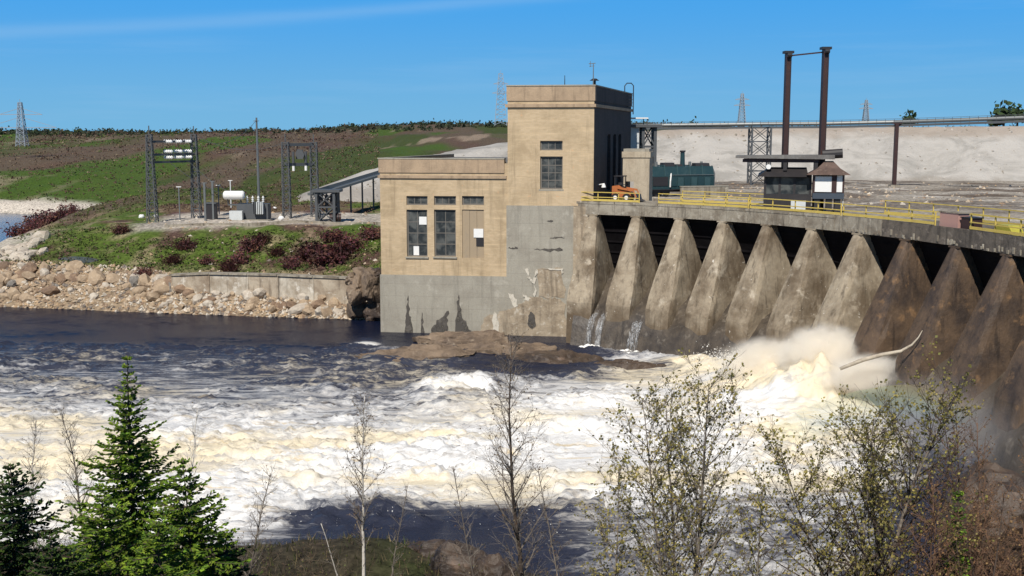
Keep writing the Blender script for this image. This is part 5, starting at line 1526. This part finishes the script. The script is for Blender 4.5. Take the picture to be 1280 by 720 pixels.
b0, h0 = place(196, 23.5, 640); spruce(b0, h0, 1.8, 14, 'small green spruce under the tallest spruce at the bottom edge', SG, 1.2)
b0, h0 = place(283, 27, 655); spruce(b0, h0, 1.5, 16, 'small dark spruce right of the bushy green spruce', SD, 1.1)
b0, h0 = place(1198, 28, 606); spruce(b0, h0, .62, 6, 'slim young spruce among the bare trees at the lower right', SG, 1.1)
YG = ((0.32,0.27,0.075),(0.25,0.23,0.06),(0.15,0.13,0.045),(0.38,0.30,0.11))
OG = ((0.28,0.24,0.065),(0.19,0.18,0.05),(0.34,0.28,0.09))
RD = ((0.16,0.10,0.06),(0.20,0.15,0.08),(0.12,0.08,0.05))
b0, h0 = place(452, 36, 494); broadleaf(b0, h0, 1.5, 21, 'slender white barked birch with a few buds right of the dark spruces', .45, .06, RD, M_bark_white, M_bark_grey, first=.30, nprim=34, trunk_r=.075, ang=(.65,1.1), twigden=1.0)
b0, h0 = place(650, 33, 424); broadleaf(b0, h0, 2.3, 22, 'tall dark trunked bare tree in the middle with fine upswept twigs', .30, .06, RD, M_bark_brown, M_bark_grey, first=.22, nprim=46, trunk_r=.10, ang=(.65,1.1), twigden=1.15, name='bare_tree')
b0, h0 = place(858, 29, 458); broadleaf(b0, h0, 3.5, 23, 'wide birch with young yellow green leaves right of the middle', 1.0, .08, YG, M_bark_grey, M_bark_grey, first=.14, nprim=50, trunk_r=.09, stems=3, ang=(.55,1.05))
b0, h0 = place(1095, 28, 470); broadleaf(b0, h0, 3.9, 24, 'widest leafing tree with olive leaves at the lower right', 1.05, .08, OG, M_bark_grey, M_bark_brown, first=.14, nprim=46, trunk_r=.10, stems=4, ang=(.5,1.0), twigden=1.1)
b0, h0 = place(770, 27, 585); broadleaf(b0, h0, 1.7, 25, 'small leafing birch left of the wide yellow green birch', 1.3, .075, YG, M_bark_grey, M_bark_grey, first=.1, nprim=30, trunk_r=.05, ang=(.6,1.05))
b0, h0 = place(945, 25, 600); broadleaf(b0, h0, 1.7, 26, 'small leafing birch between the two wide leafing trees', 1.1, .07, YG, M_bark_grey, M_bark_brown, first=.1, nprim=28, trunk_r=.05, ang=(.6,1.05))
b0, h0 = place(1262, 30, 490); broadleaf(b0, h0, 2.0, 27, 'leaning bare brown tree at the right edge', .5, .07, RD, M_bark_brown, M_rustbark, lean=(-.22,0), first=.12, nprim=38, trunk_r=.07, stems=2, name='bare_tree', ang=(.55,1.0))
b0, h0 = place(1240, 26, 610); broadleaf(b0, h0, 1.3, 28, 'rusty brown twiggy bush in front of the leaning bare tree', .5, .06, RD, M_bark_brown, M_rustbark, first=.05, nprim=30, trunk_r=.05, stems=2, name='bare_tree')
b0, h0 = place(108, 31, 508); broadleaf(b0, h0, 1.05, 29, 'thin grey bare tree left of the tallest spruce', .15, .05, RD, M_bark_grey, M_bark_grey, first=.30, nprim=30, trunk_r=.055, name='bare_tree', ang=(.6,1.1))
b0, h0 = place(40, 33, 525); broadleaf(b0, h0, 1.15, 30, 'pale bare tree above the left edge spruce', .15, .05, RD, M_bark_white, M_bark_grey, first=.25, nprim=28, trunk_r=.05, name='bare_tree', ang=(.6,1.1))
b0, h0 = place(218, 28.5, 505); broadleaf(b0, h0, .8, 31, 'white stemmed bare birch rising just right of the tallest spruce', .12, .05, RD, M_bark_white, M_bark_white, first=.35, nprim=26, trunk_r=.05, ang=(.6,1.1), twigden=.8)
b0, h0 = place(296, 30, 580); broadleaf(b0, h0, 1.0, 32, 'small bare tree right of the bushy green spruce', .2, .05, RD, M_bark_grey, M_bark_grey, first=.15, nprim=26, trunk_r=.045, name='bare_tree', lean=(.12,0), ang=(.6,1.1))
b0, h0 = place(604, 31, 560); broadleaf(b0, h0, .95, 33, 'thin bare sapling left of the tall dark trunked tree', .3, .05, RD, M_bark_grey, M_bark_grey, first=.1, nprim=26, trunk_r=.04, name='bare_tree', ang=(.6,1.1))
b0, h0 = place(708, 30, 575); broadleaf(b0, h0, 1.0, 34, 'thin bare sapling right of the tall dark trunked tree', .4, .055, RD, M_bark_grey, M_bark_grey, first=.1, nprim=26, trunk_r=.04, name='bare_tree', ang=(.6,1.1))
b0, h0 = place(430, 37, 640); broadleaf(b0, h0, .4, 35, 'short white birch sapling at the bottom left of the slender birch', .2, .05, RD, M_bark_white, M_bark_grey, first=.3, nprim=12, trunk_r=.045)
b0, h0 = place(476, 37, 600); broadleaf(b0, h0, .6, 36, 'leaning thin sapling at the right of the slender birch', .2, .05, RD, M_bark_grey, M_bark_grey, first=.3, nprim=16, trunk_r=.035, lean=(.25,0), name='bare_tree')
for px, Y, yt, sd, lb in ((1218,31,520,41,'rust coloured bare thicket left of the leaning bare tree'),(1276,27,560,42,'rust coloured bare thicket cut off by the right edge'),(1168,27,590,43,'low rusty thicket beside the slim young spruce')):
    b0, h0 = place(px, Y, yt); broadleaf(b0, h0, 1.7, sd, lb, .45, .06, ((0.26,0.14,0.06),(0.20,0.12,0.06),(0.30,0.19,0.08)), M_rustbark, M_rustbark, first=.08, nprim=36, trunk_r=.045, stems=3, name='bare_thicket', ang=(.5,1.05))
# brush along the near bank: one mass of thin stems, dry grass and budding shoots
rr = random.Random(77); g = MB(); g2 = MB()
for k in range(620):
    px = rr.uniform(-60,1340); Y = rr.uniform(24,47)
    x = U(px,660,Y).x; z = ground_z(x, Y)
    hmax = max(.25, U(px, 676 if 290 < px < 640 else (705 if px >= 640 else 650), Y).z - z)
    hh = min(hmax, rr.uniform(.35,1.7))*(1 if rr.random() < .8 else 1.25)
    p = Vector((x,Y,z-.05))
    for s_ in range(3):
        pts, _ = wander(p, (rr.gauss(0,.3),rr.gauss(0,.3),1), hh*rr.uniform(.6,1.05), 4, .14, .02, rr)
        c = [(0.10,0.065,0.045),(0.16,0.12,0.08),(0.07,0.05,0.04)][rr.randrange(3)]
        g.tube(pts, [.011,.009,.007,.005,.003], 3, False, c)
        for j in range(1,5):
            for _ in range(2):
                q, _d = wander(pts[j], (rr.gauss(0,.8),rr.gauss(0,.8),rr.uniform(.1,1)), hh*.22, 2, .1, .02, rr)
                g.tube(q, [.006,.005,.003], 3, False, c)
                if rr.random() < .45: leaf_quad(g2, q[-1], rr.uniform(.04,.09), rr, [(0.12,0.12,0.03),(0.15,0.10,0.06),(0.09,0.10,0.025)][rr.randrange(3)])
o = g.build('undergrowth', M_scrub, None, kind='stuff')
for v_ in (): pass
g2.build('undergrowth_leaves', M_leaf, None, kind='stuff')
g = MB()
for k in range(9000):
    px = rr.uniform(-60,1340); Y = rr.uniform(26,51.5); x = U(px,680,Y).x; z = ground_z(x,Y)
    if z < .15: continue
    hh = rr.uniform(.12,.45); a = rr.random()*6.28; w = rr.uniform(.01,.03)
    tip = Vector((x+rr.gauss(0,.12), Y+rr.gauss(0,.12), z+hh)); s_ = Vector((math.cos(a),math.sin(a),0))*w
    c = [(0.17,0.13,0.065),(0.06,0.075,0.02),(0.09,0.075,0.035),(0.05,0.06,0.018)][rr.randrange(4)]
    g.add([Vector((x,Y,z-.03))-s_, Vector((x,Y,z-.03))+s_, tip], [(0,1,2)], c)
g.build('grass', M_scrub, None, kind='stuff')

# ------------------------------------------------------------------ scrub on the far bank and hills: leafy clumps, one mass
def clump(g, p, r, hgt, rr, col, n):
    for _ in range(n):
        u = Vector((rr.gauss(0,.45), rr.gauss(0,.45), abs(rr.gauss(0.1,.5))))
        c = p + Vector((u.x*r, u.y*r, u.z*hgt))
        a = Vector((rr.gauss(0,1), rr.gauss(0,1), rr.gauss(0,1))).normalized(); b_ = a.orthogonal().normalized(); w = r*rr.uniform(.18,.40)
        v = rr.uniform(.65,1.4)
        g.add([c-a*w, c+b_*w*.9, c+a*w, c-b_*w*.7], [(0,1,2,3)], tuple(q*v for q in col))
g = MB(); rr = random.Random(5)
GC = [(0.068,0.098,0.022),(0.048,0.075,0.018),(0.095,0.115,0.03),(0.085,0.08,0.03)]; BC = [(0.105,0.066,0.045),(0.14,0.095,0.06),(0.09,0.045,0.04),(0.17,0.13,0.085)]
N_ = 14000
Xs = []; 
for k in range(N_):
    px = rr.uniform(-30,476); q = rr.random()
    Y = rr.uniform(127,152) if q < .30 else (rr.uniform(176,260) if q < .5 else 176*math.exp(rr.random()*1.5))
    Xs.append((px, Y))
xa = np.array([U(px, 300, Y).x for px, Y in Xs]); ya = np.array([Y for _, Y in Xs])
za, sa = height(xa, ya)
gn = fbm(xa*0.07, ya*0.05, 51, 5, 0.6); fn = fbm(xa*0.020, ya*0.0045, 81, 5, .62)
for x, y, z, s_, n1_, n2_ in zip(xa, ya, za, sa, gn, fn):
    if s_ < 8 or (145 < y < 178 and -54 < x < -8): continue
    isg = (n1_ > .47) if y < 200 else (n2_ > .5)
    c = (GC if (isg and rr.random() < (.8 if y < 200 else .55)) else BC); c = c[rr.randrange(len(c))]
    r = rr.uniform(.18,.52)*(1 if y < 200 else y/185)
    clump(g, Vector((x,y,z-.05)), r, r*rr.uniform(.6,1.2), rr, c, 6)
g.build('scrub', M_scrub, None, kind='stuff')
# dark red dogwood thickets that can be told apart on the slope
protos = []
for k in range(4):
    g = MB(); rr = random.Random(300+k)
    for _ in range(90):
        az = rr.random()*6.28; el = rr.uniform(.5,1.5)
        pts, _d = wander((rr.gauss(0,.35),rr.gauss(0,.35),-.1), (math.cos(az)*math.cos(el),math.sin(az)*math.cos(el),math.sin(el)), rr.uniform(.8,1.7), 3, .12, .05, rr)
        c = [(0.11,0.042,0.040),(0.085,0.035,0.038),(0.15,0.07,0.055)][rr.randrange(3)]
        g.tube(pts, [.035,.028,.022,.012], 3, False, c)
        for q in pts[1:]:
            for _ in range(3):
                a = Vector((rr.gauss(0,1),rr.gauss(0,1),rr.gauss(0,1))).normalized(); b_ = a.orthogonal().normalized(); w = rr.uniform(.06,.17); cc = q+Vector((rr.gauss(0,.15),rr.gauss(0,.15),rr.gauss(0,.12)))
                g.add([cc-a*w,cc+b_*w*.6,cc+a*w,cc-b_*w*.6],[(0,1,2,3)], tuple(t_*rr.uniform(.7,1.3) for t_ in c))
    protos.append(g.build('dogwood_shrub', M_scrub))
rr = random.Random(12)
spots = [(405,327,1.9),(388,322,1.6),(425,322,1.7),(440,315,1.3),(418,308,1.1),(465,306,1.2),(300,322,1.2),(312,312,1.3),(325,306,1.1),(286,332,1.0),(232,307,1.1),(215,318,.9),(60,287,1.5),(45,295,1.4),(78,279,1.3),(92,274,1.1),(30,303,1.2),(150,276,.9),(258,322,.8),(345,318,.9),(365,330,1.0),(180,330,.8)]
for k, (px, py, r) in enumerate(spots):
    Y = np.interp(py, [270,300,320,335], [150,143,136,131]) if px > 110 else np.interp(py,[270,305],[250,205])
    x = U(px,py,Y).x; z = ground_z(x,Y)
    o = protos[k % 4]
    if k >= 4: o = o.copy(); COL.objects.link(o)
    o.location = (x,Y,z); o.scale = (r*(1.2 if px > 110 else 1.9),r*1.1,r*(.9 if px > 110 else 1.5)); o.rotation_euler = (0,0,rr.random()*6)
    where = 'dark red leafless shrub on the slope near the powerhouse corner' if px > 375 and px < 480 else ('dark red leafless shrub on the point by the inlet at the far left' if px < 110 else 'dark red leafless shrub on the green slope below the gravel pad')
    tag(o, where, 'shrub', 'dogwood shrubs on the far bank')
# far wood along the ridge
g = MB(); rr = random.Random(8)
tx, ty = [], []
for k in range(2600):
    Y = rr.uniform(640,900); px = rr.uniform(-60,1340)
    tx.append(U(px,165,Y).x); ty.append(Y)
tz, _s = height(np.array(tx), np.array(ty))
dn = fbm(np.array(tx)*.012, np.array(ty)*.006, 61, 3)
for x, y, z, d_ in zip(tx, ty, tz, dn):
    if d_ < .42 and rr.random() < .5: continue
    hh = rr.uniform(1.4,3.6)*(1.25 if rr.random() < .12 else 1); c = [(0.026,0.040,0.020),(0.035,0.050,0.022),(0.045,0.045,0.028)][rr.randrange(3)]
    g.tube([(x,y,z-.3),(x,y,z+hh*.8)],[.12,.05],3,False,(0.06,.045,.035))
    clump(g, Vector((x,y,z-hh*.1)), hh*.85, hh*.75, rr, c, 18)
g.build('distant_wood', M_scrub, None, kind='stuff')
# a few trees that stand alone on the right skyline
rr = random.Random(4)
for px, py, hh, Y, lb in ((1137,149,5.2,330,'small round dark tree alone on the right skyline'),(1255,146,6.5,300,'broad green tree on the skyline near the right edge'),(1272,145,6.0,306,'green tree on the skyline at the right edge'),(866,156,4.5,520,'tiny dark tree on the skyline right of the powerhouse'),(1245,148,4.5,303,'small green tree left of the broad tree near the right edge')):
    p = U(px, py+3, Y); p.z = max(ground_z(p.x, p.y), p.z-2.0)
    T = thing('distant_tree', p, lb, 'tree')
    top = U(px, py-5, Y).z
    hh = max(hh, top-p.z)
    g = MB(); g.tube([p,(p.x+.1,p.y,p.z+hh*.5),(p.x,p.y,p.z+hh*.85)],[.28,.2,.08],6,True); g.build('trunk', M_bark_brown, T)
    g = MB(); clump(g, p+Vector((0,0,hh*.2)), hh*.42, hh*.55, rr, (0.035,0.058,0.02), 240); g.build('crown', M_scrub, T, kind='stuff')
# loose stones too small to single out, along the shore and on the flat behind the dam
g = MB(); rr = random.Random(31)
import bmesh as _bm
def pebble(g, p, r, col):
    vs = [Vector((rr.uniform(.6,1.1),rr.gauss(0,.2),rr.gauss(0,.1))),Vector((rr.gauss(0,.2),rr.uniform(.6,1.1),rr.gauss(0,.1))),Vector((-rr.uniform(.6,1.1),rr.gauss(0,.2),rr.gauss(0,.1))),Vector((rr.gauss(0,.2),-rr.uniform(.6,1.1),rr.gauss(0,.1))),Vector((rr.gauss(0,.25),rr.gauss(0,.25),rr.uniform(.45,.95)))]
    g.add([p+v*r for v in vs], [(0,1,4),(1,2,4),(2,3,4),(3,0,4)], col)
pp = [(480*rr.random()-15, rr.random()) for _ in range(4200)]
xa, ya = [], []
for px, f in pp:
    Y = np.interp(px,[0,250,440],[129.5,123.8,120.6]) + 11*f*np.interp(px,[0,180,300,440],[1,.9,.45,.3])
    xa.append(U(px,375,Y).x); ya.append(Y)
za, sa = height(np.array(xa), np.array(ya))
SC = [(0.36,0.27,0.18),(0.46,0.37,0.27),(0.24,0.165,0.11),(0.52,0.46,0.38),(0.18,0.15,0.125),(0.40,0.28,0.17)]
for x, y, z in zip(xa, ya, za):
    pebble(g, Vector((x,y,max(z,-.1)-.04)), rr.uniform(.12,.48), SC[rr.randrange(6)])
for _ in range(600):
    px = rr.uniform(880,1300); Y = rr.uniform(112,214); x = U(px,240,Y).x; z = ground_z(x,Y)
    pebble(g, Vector((x,Y,z-.05)), rr.uniform(.10,.42), SC[rr.randrange(6)])
for _ in range(500):
    px = rr.uniform(180,480); Y = rr.uniform(128,176); x = U(px,290,Y).x; z = ground_z(x,Y)
    pebble(g, Vector((x,Y,z-.05)), rr.uniform(.10,.38), SC[rr.randrange(6)])
for _ in range(1100):
    i_ = rr.randrange(EX.shape[0]); j_ = rr.randrange(6, EX.shape[1]-2); f_ = rr.random()
    p = Vector((EX[i_,j_],EY[i_,j_],EZ[i_,j_])).lerp(Vector((EX[i_,j_+1],EY[i_,j_+1],EZ[i_,j_+1])), f_)
    if p.z > ground_z(p.x,p.y): pebble(g, p-Vector((0,0,.1)), rr.uniform(.15,.55), [(0.42,0.39,0.35),(0.34,0.31,0.27),(0.28,0.24,0.19)][rr.randrange(3)])
g.build('rubble', vcol('rubble_stone', .9, 5, .4), None, kind='stuff')

for px, py, Y, r, lb in ((585,706,43,(1.5,1.0,.8),'black wet rock at the near bank foot left of the dark trunked tree'),(540,690,45.5,(1.7,.9,.6),'low black rock at the water edge below the dark choppy water'),(622,712,42,(.9,.8,.6),'small black rock at the foot of the tall dark trunked tree'),(1250,655,46,(2.6,2.0,2.4),'dark brown rock mass behind the rusty twiggy bush at the right edge')):
    c = U(px, py, Y); g = MB(); rock_mesh(g, c, r, int(px), 4, .45, .3); tag(g.build('bank_rock', M_rockD, base=c), lb, 'rock')
# ------------------------------------------------------------------ white water: falls, driftwood, spray
m, n, l, b = nodes('falling_water')
P = position(n)
b.inputs['Base Color'].default_value = (0.50,0.51,0.52,1); b.inputs['Roughness'].default_value = 0.6
bump(n, l, b, noise(n, l, mapping(n, l, P, (6,6,.6)), 1.5, 4, .6), .5, .05)
tr = n.new('ShaderNodeBsdfTransparent'); ms = n.new('ShaderNodeMixShader')
l.new(ramp(n, l, noise(n, l, mapping(n, l, P, (5,5,.5)), 1.6, 5, .65), .44, .78), ms.inputs[0])
l.new(tr.outputs[0], ms.inputs[1]); l.new(b.outputs[0], ms.inputs[2]); l.new(ms.outputs[0], n['Material Output'].inputs['Surface'])
M_fall = m
def water_fall(t0, t1, label, seed):
    rr = random.Random(seed)
    W = thing('small_waterfall', DM((t0+t1)/2, 5.0, 0), label, 'waterfall')
    g = MB(); ns = 14
    path = [(2.2,3.72),(3.4,2.98),(4.25,2.55),(4.75,1.7),(5.05,.7),(5.25,-.2),(5.3,-.6)]
    for th in (0, .14):
        base = len(g.v)
        for k in range(ns+1):
            for L, z in path:
                p = DM(t0+(t1-t0)*k/ns, L+th+rr.gauss(0,.05), z+rr.gauss(0,.04)); g.v.append((p.x,p.y,p.z))
        q = len(path)
        for k in range(ns):
            for j in range(q-1):
                a = base+k*q+j; g.f.append((a,a+1,a+q+1,a+q)); g.c.append(None); g.mi.append(0)
    g.build('water_sheet', M_fall, W, smooth=True)
    g = MB()
    for _ in range(12):
        p = DM(rr.uniform(t0-.05,t1+.05), 5.3+abs(rr.gauss(0,.5)), rr.uniform(-.1,.2)); r = rr.uniform(.12,.4)
        rock_mesh(g, p, (r*1.3,r*1.3,r*.6), seed*50+_, 1, .3)
    g.build('foam_heap', M_foam, W, smooth=True, kind='stuff')
m, n, l, b = nodes('foam_white')
P = position(n); b.inputs['Base Color'].default_value = (0.88,0.86,0.82,1); b.inputs['Roughness'].default_value = .9
bump(n, l, b, noise(n, l, P, 5, 5, .7), .8, .1)
M_foam = m
water_fall(0.30, 0.44, 'thin white waterfall between the first and second piers nearest the powerhouse', 3)
water_fall(0.55, 0.70, 'second thin waterfall close beside the first pier', 4)
water_fall(1.42, 1.66, 'broader white waterfall between the second and third piers', 5)

# pale driftwood caught in the foam
q0 = U(1058,459,77.0)
DW = thing('driftwood_log', q0, 'pale curved driftwood log sticking up out of the foam', 'log')
M_drift = weathered('bleached_wood', (0.50,0.44,0.35), (0.30,0.25,0.19), None, 1.5, .85, .2, 0, bstr=.5, bdist=.03)
rr = random.Random(2); g = MB(); g.tube([U(1050,461,77.2), U(1078,450,77), U(1104,443,76.8), U(1126,439,76.6), U(1140,431,76.5), U(1148,422,76.4), U(1153,413,76.3)], [.12,.15,.135,.11,.08,.05,.02], 9); g.build('trunk', M_drift, DW, smooth=True)

def spray(name, c, r, density, seed, colour=(0.96,0.95,0.93), nscale=1.6, lo=.38, hi=.68, aniso=0.0, edge=1.6):
    bm_ = MB(); rock_mesh(bm_, (0,0,0), (1,1,1), seed, 3, .05)
    bm_.v = [tuple(np.array(v)/max(1e-6, np.linalg.norm(v))) for v in bm_.v]
    m, n, l, b = nodes(name)
    n.remove(b)
    tcn = n.new('ShaderNodeTexCoord'); ob = tcn.outputs['Object']
    ln = n.new('ShaderNodeVectorMath'); ln.operation = 'LENGTH'; l.new(ob, ln.inputs[0])
    nz = noise(n, l, position(n), nscale/max(r)*2.2, 4, .62, .3)
    fall = ramp(n, l, ln.outputs['Value'], 1.0, .25, 0, 1)
    d = math_(n, l, 'MULTIPLY', fall, ramp(n, l, math_(n, l, 'ADD', nz, math_(n, l, 'MULTIPLY', fall, .18)), lo, hi))
    d = math_(n, l, 'MULTIPLY', d, density)
    pv = n.new('ShaderNodeVolumePrincipled'); pv.inputs['Color'].default_value = rgb(colour); pv.inputs['Anisotropy'].default_value = aniso
    l.new(d, pv.inputs['Density']); l.new(pv.outputs[0], n['Material Output'].inputs['Volume'])
    m.cycles.volume_step_rate = 1.5
    o = bm_.build(name, m, smooth=True)
    o.location = c; o.scale = r; o['kind'] = 'stuff'
    return o
spray('spray', U(1030,446,84), (4.2,2.6,2.9), 5.0, 1, (0.998,0.97,0.915))
spray('spray', U(975,456,87.5), (6.4,2.4,2.6), 3.6, 2, (0.998,0.97,0.915))
spray('spray', U(1085,468,79.5), (4.4,2.4,1.8), 2.6, 3, (0.998,0.97,0.915))
# drops and torn foam thrown up from the torrent
g = MB(); rr = random.Random(19)
for k in range(2600):
    t_ = 3.4+3.3*rr.random()**.75; c_ = DM(t_, 6.0+rr.gauss(0,.9), 0); h_ = .5+3.2*((t_-2.6)/4.0)**1.7
    p = Vector((c_.x+rr.gauss(0,.5), c_.y+rr.gauss(0,.5), h_*rr.uniform(.45,1.0)+abs(rr.gauss(0,.5))))
    r = rr.uniform(.018,.05)*(1 if rr.random() < .9 else 1.8)
    g.add([p+Vector((rr.gauss(0,1),rr.gauss(0,1),rr.gauss(0,1)))*r for _ in range(4)], [(0,1,2),(0,2,3),(0,3,1),(1,3,2)])
for k in range(5200):
    px = rr.uniform(-20,1130); py = rr.uniform(500,660) if px < 600 else rr.uniform(455,690); p = G(px, py, 0)
    if float(signed_shore(np.array([p.x]),np.array([p.y]))[0]) > -1: continue
    p.z = abs(rr.gauss(.3,.25)); r = rr.uniform(.012,.03)
    if float(foam_at(np.array([px]),np.array([py]))[0]) < rr.random()*1.1: continue
    g.add([p+Vector((rr.gauss(0,1),rr.gauss(0,1),rr.gauss(0,.7)))*r for _ in range(4)], [(0,1,2),(0,2,3),(0,3,1),(1,3,2)])
g.build('flung_drops', M_foam, None, kind='stuff')
spray('mist', U(770,486,93), (14,5.5,2.0), .16, 4, (0.97,0.93,0.88))
spray('mist', U(600,520,84), (20,7,1.5), .10, 5, (0.98,0.96,0.93))
spray('mist', U(1180,530,69), (8.0,8.5,3.6), .075, 6, (0.92,0.92,0.96))
# the bow standing in the drifting spray at the right: a thin curved curtain of coloured mist
m, n, l, b = nodes('rainbow_mist'); n.remove(b)
tcn = n.new('ShaderNodeTexCoord')
ln = n.new('ShaderNodeVectorMath'); ln.operation = 'LENGTH'
sx = n.new('ShaderNodeSeparateXYZ'); l.new(tcn.outputs['Object'], sx.inputs[0])
cx_ = n.new('ShaderNodeCombineXYZ'); l.new(sx.outputs[0], cx_.inputs[0]); l.new(sx.outputs[2], cx_.inputs[1])
l.new(cx_.outputs[0], ln.inputs[0])
R1, R0 = 16.0, 12.0
rp = n.new('ShaderNodeValToRGB'); l.new(ramp(n, l, ln.outputs['Value'], R0, R1, 0, 1, False), rp.inputs[0])
rp.color_ramp.elements[0].position = 0.0; rp.color_ramp.elements[0].color = (0.35,0.28,0.75,1)
for p_, c_ in ((.28,(0.28,0.42,0.95,1)),(.48,(0.25,0.80,0.70,1)),(.62,(0.75,0.85,0.25,1)),(.80,(0.95,0.55,0.15,1)),):
    e = rp.color_ramp.elements.new(p_); e.color = c_
rp.color_ramp.elements[-1].color = (0.75,0.22,0.10,1)
band = math_(n, l, 'MULTIPLY', ramp(n, l, ln.outputs['Value'], R0, R0+2.0), ramp(n, l, ln.outputs['Value'], R1, R1-1.6))
pv = n.new('ShaderNodeVolumePrincipled'); l.new(rp.outputs[0], pv.inputs['Color'])
l.new(math_(n, l, 'MULTIPLY', math_(n, l, 'MULTIPLY', band, ramp(n, l, sx.outputs[2], 9.5, 14.0)), 0.05), pv.inputs['Density']); l.new(pv.outputs[0], n['Material Output'].inputs['Volume'])
bc = U(1150, 504, 68.0); bc = Vector((bc.x, 68.0, bc.z-15.0))
g = MB(); ang = np.linspace(math.radians(38), math.radians(128), 40)
vs = []
for a_ in ang:
    for r_, y_ in ((R0,-.9),(R1,-.9),(R1,.9),(R0,.9)): vs.append(bc+Vector((math.cos(a_)*r_, y_, math.sin(a_)*r_)))
fs = [(0,1,2,3),(39*4+3,39*4+2,39*4+1,39*4)]
for k in range(39):
    for i in range(4): fs.append((k*4+i,(k+1)*4+i,(k+1)*4+(i+1)%4,k*4+(i+1)%4))
g.add(vs, fs); g.build('rainbow', m, base=bc, kind='stuff')
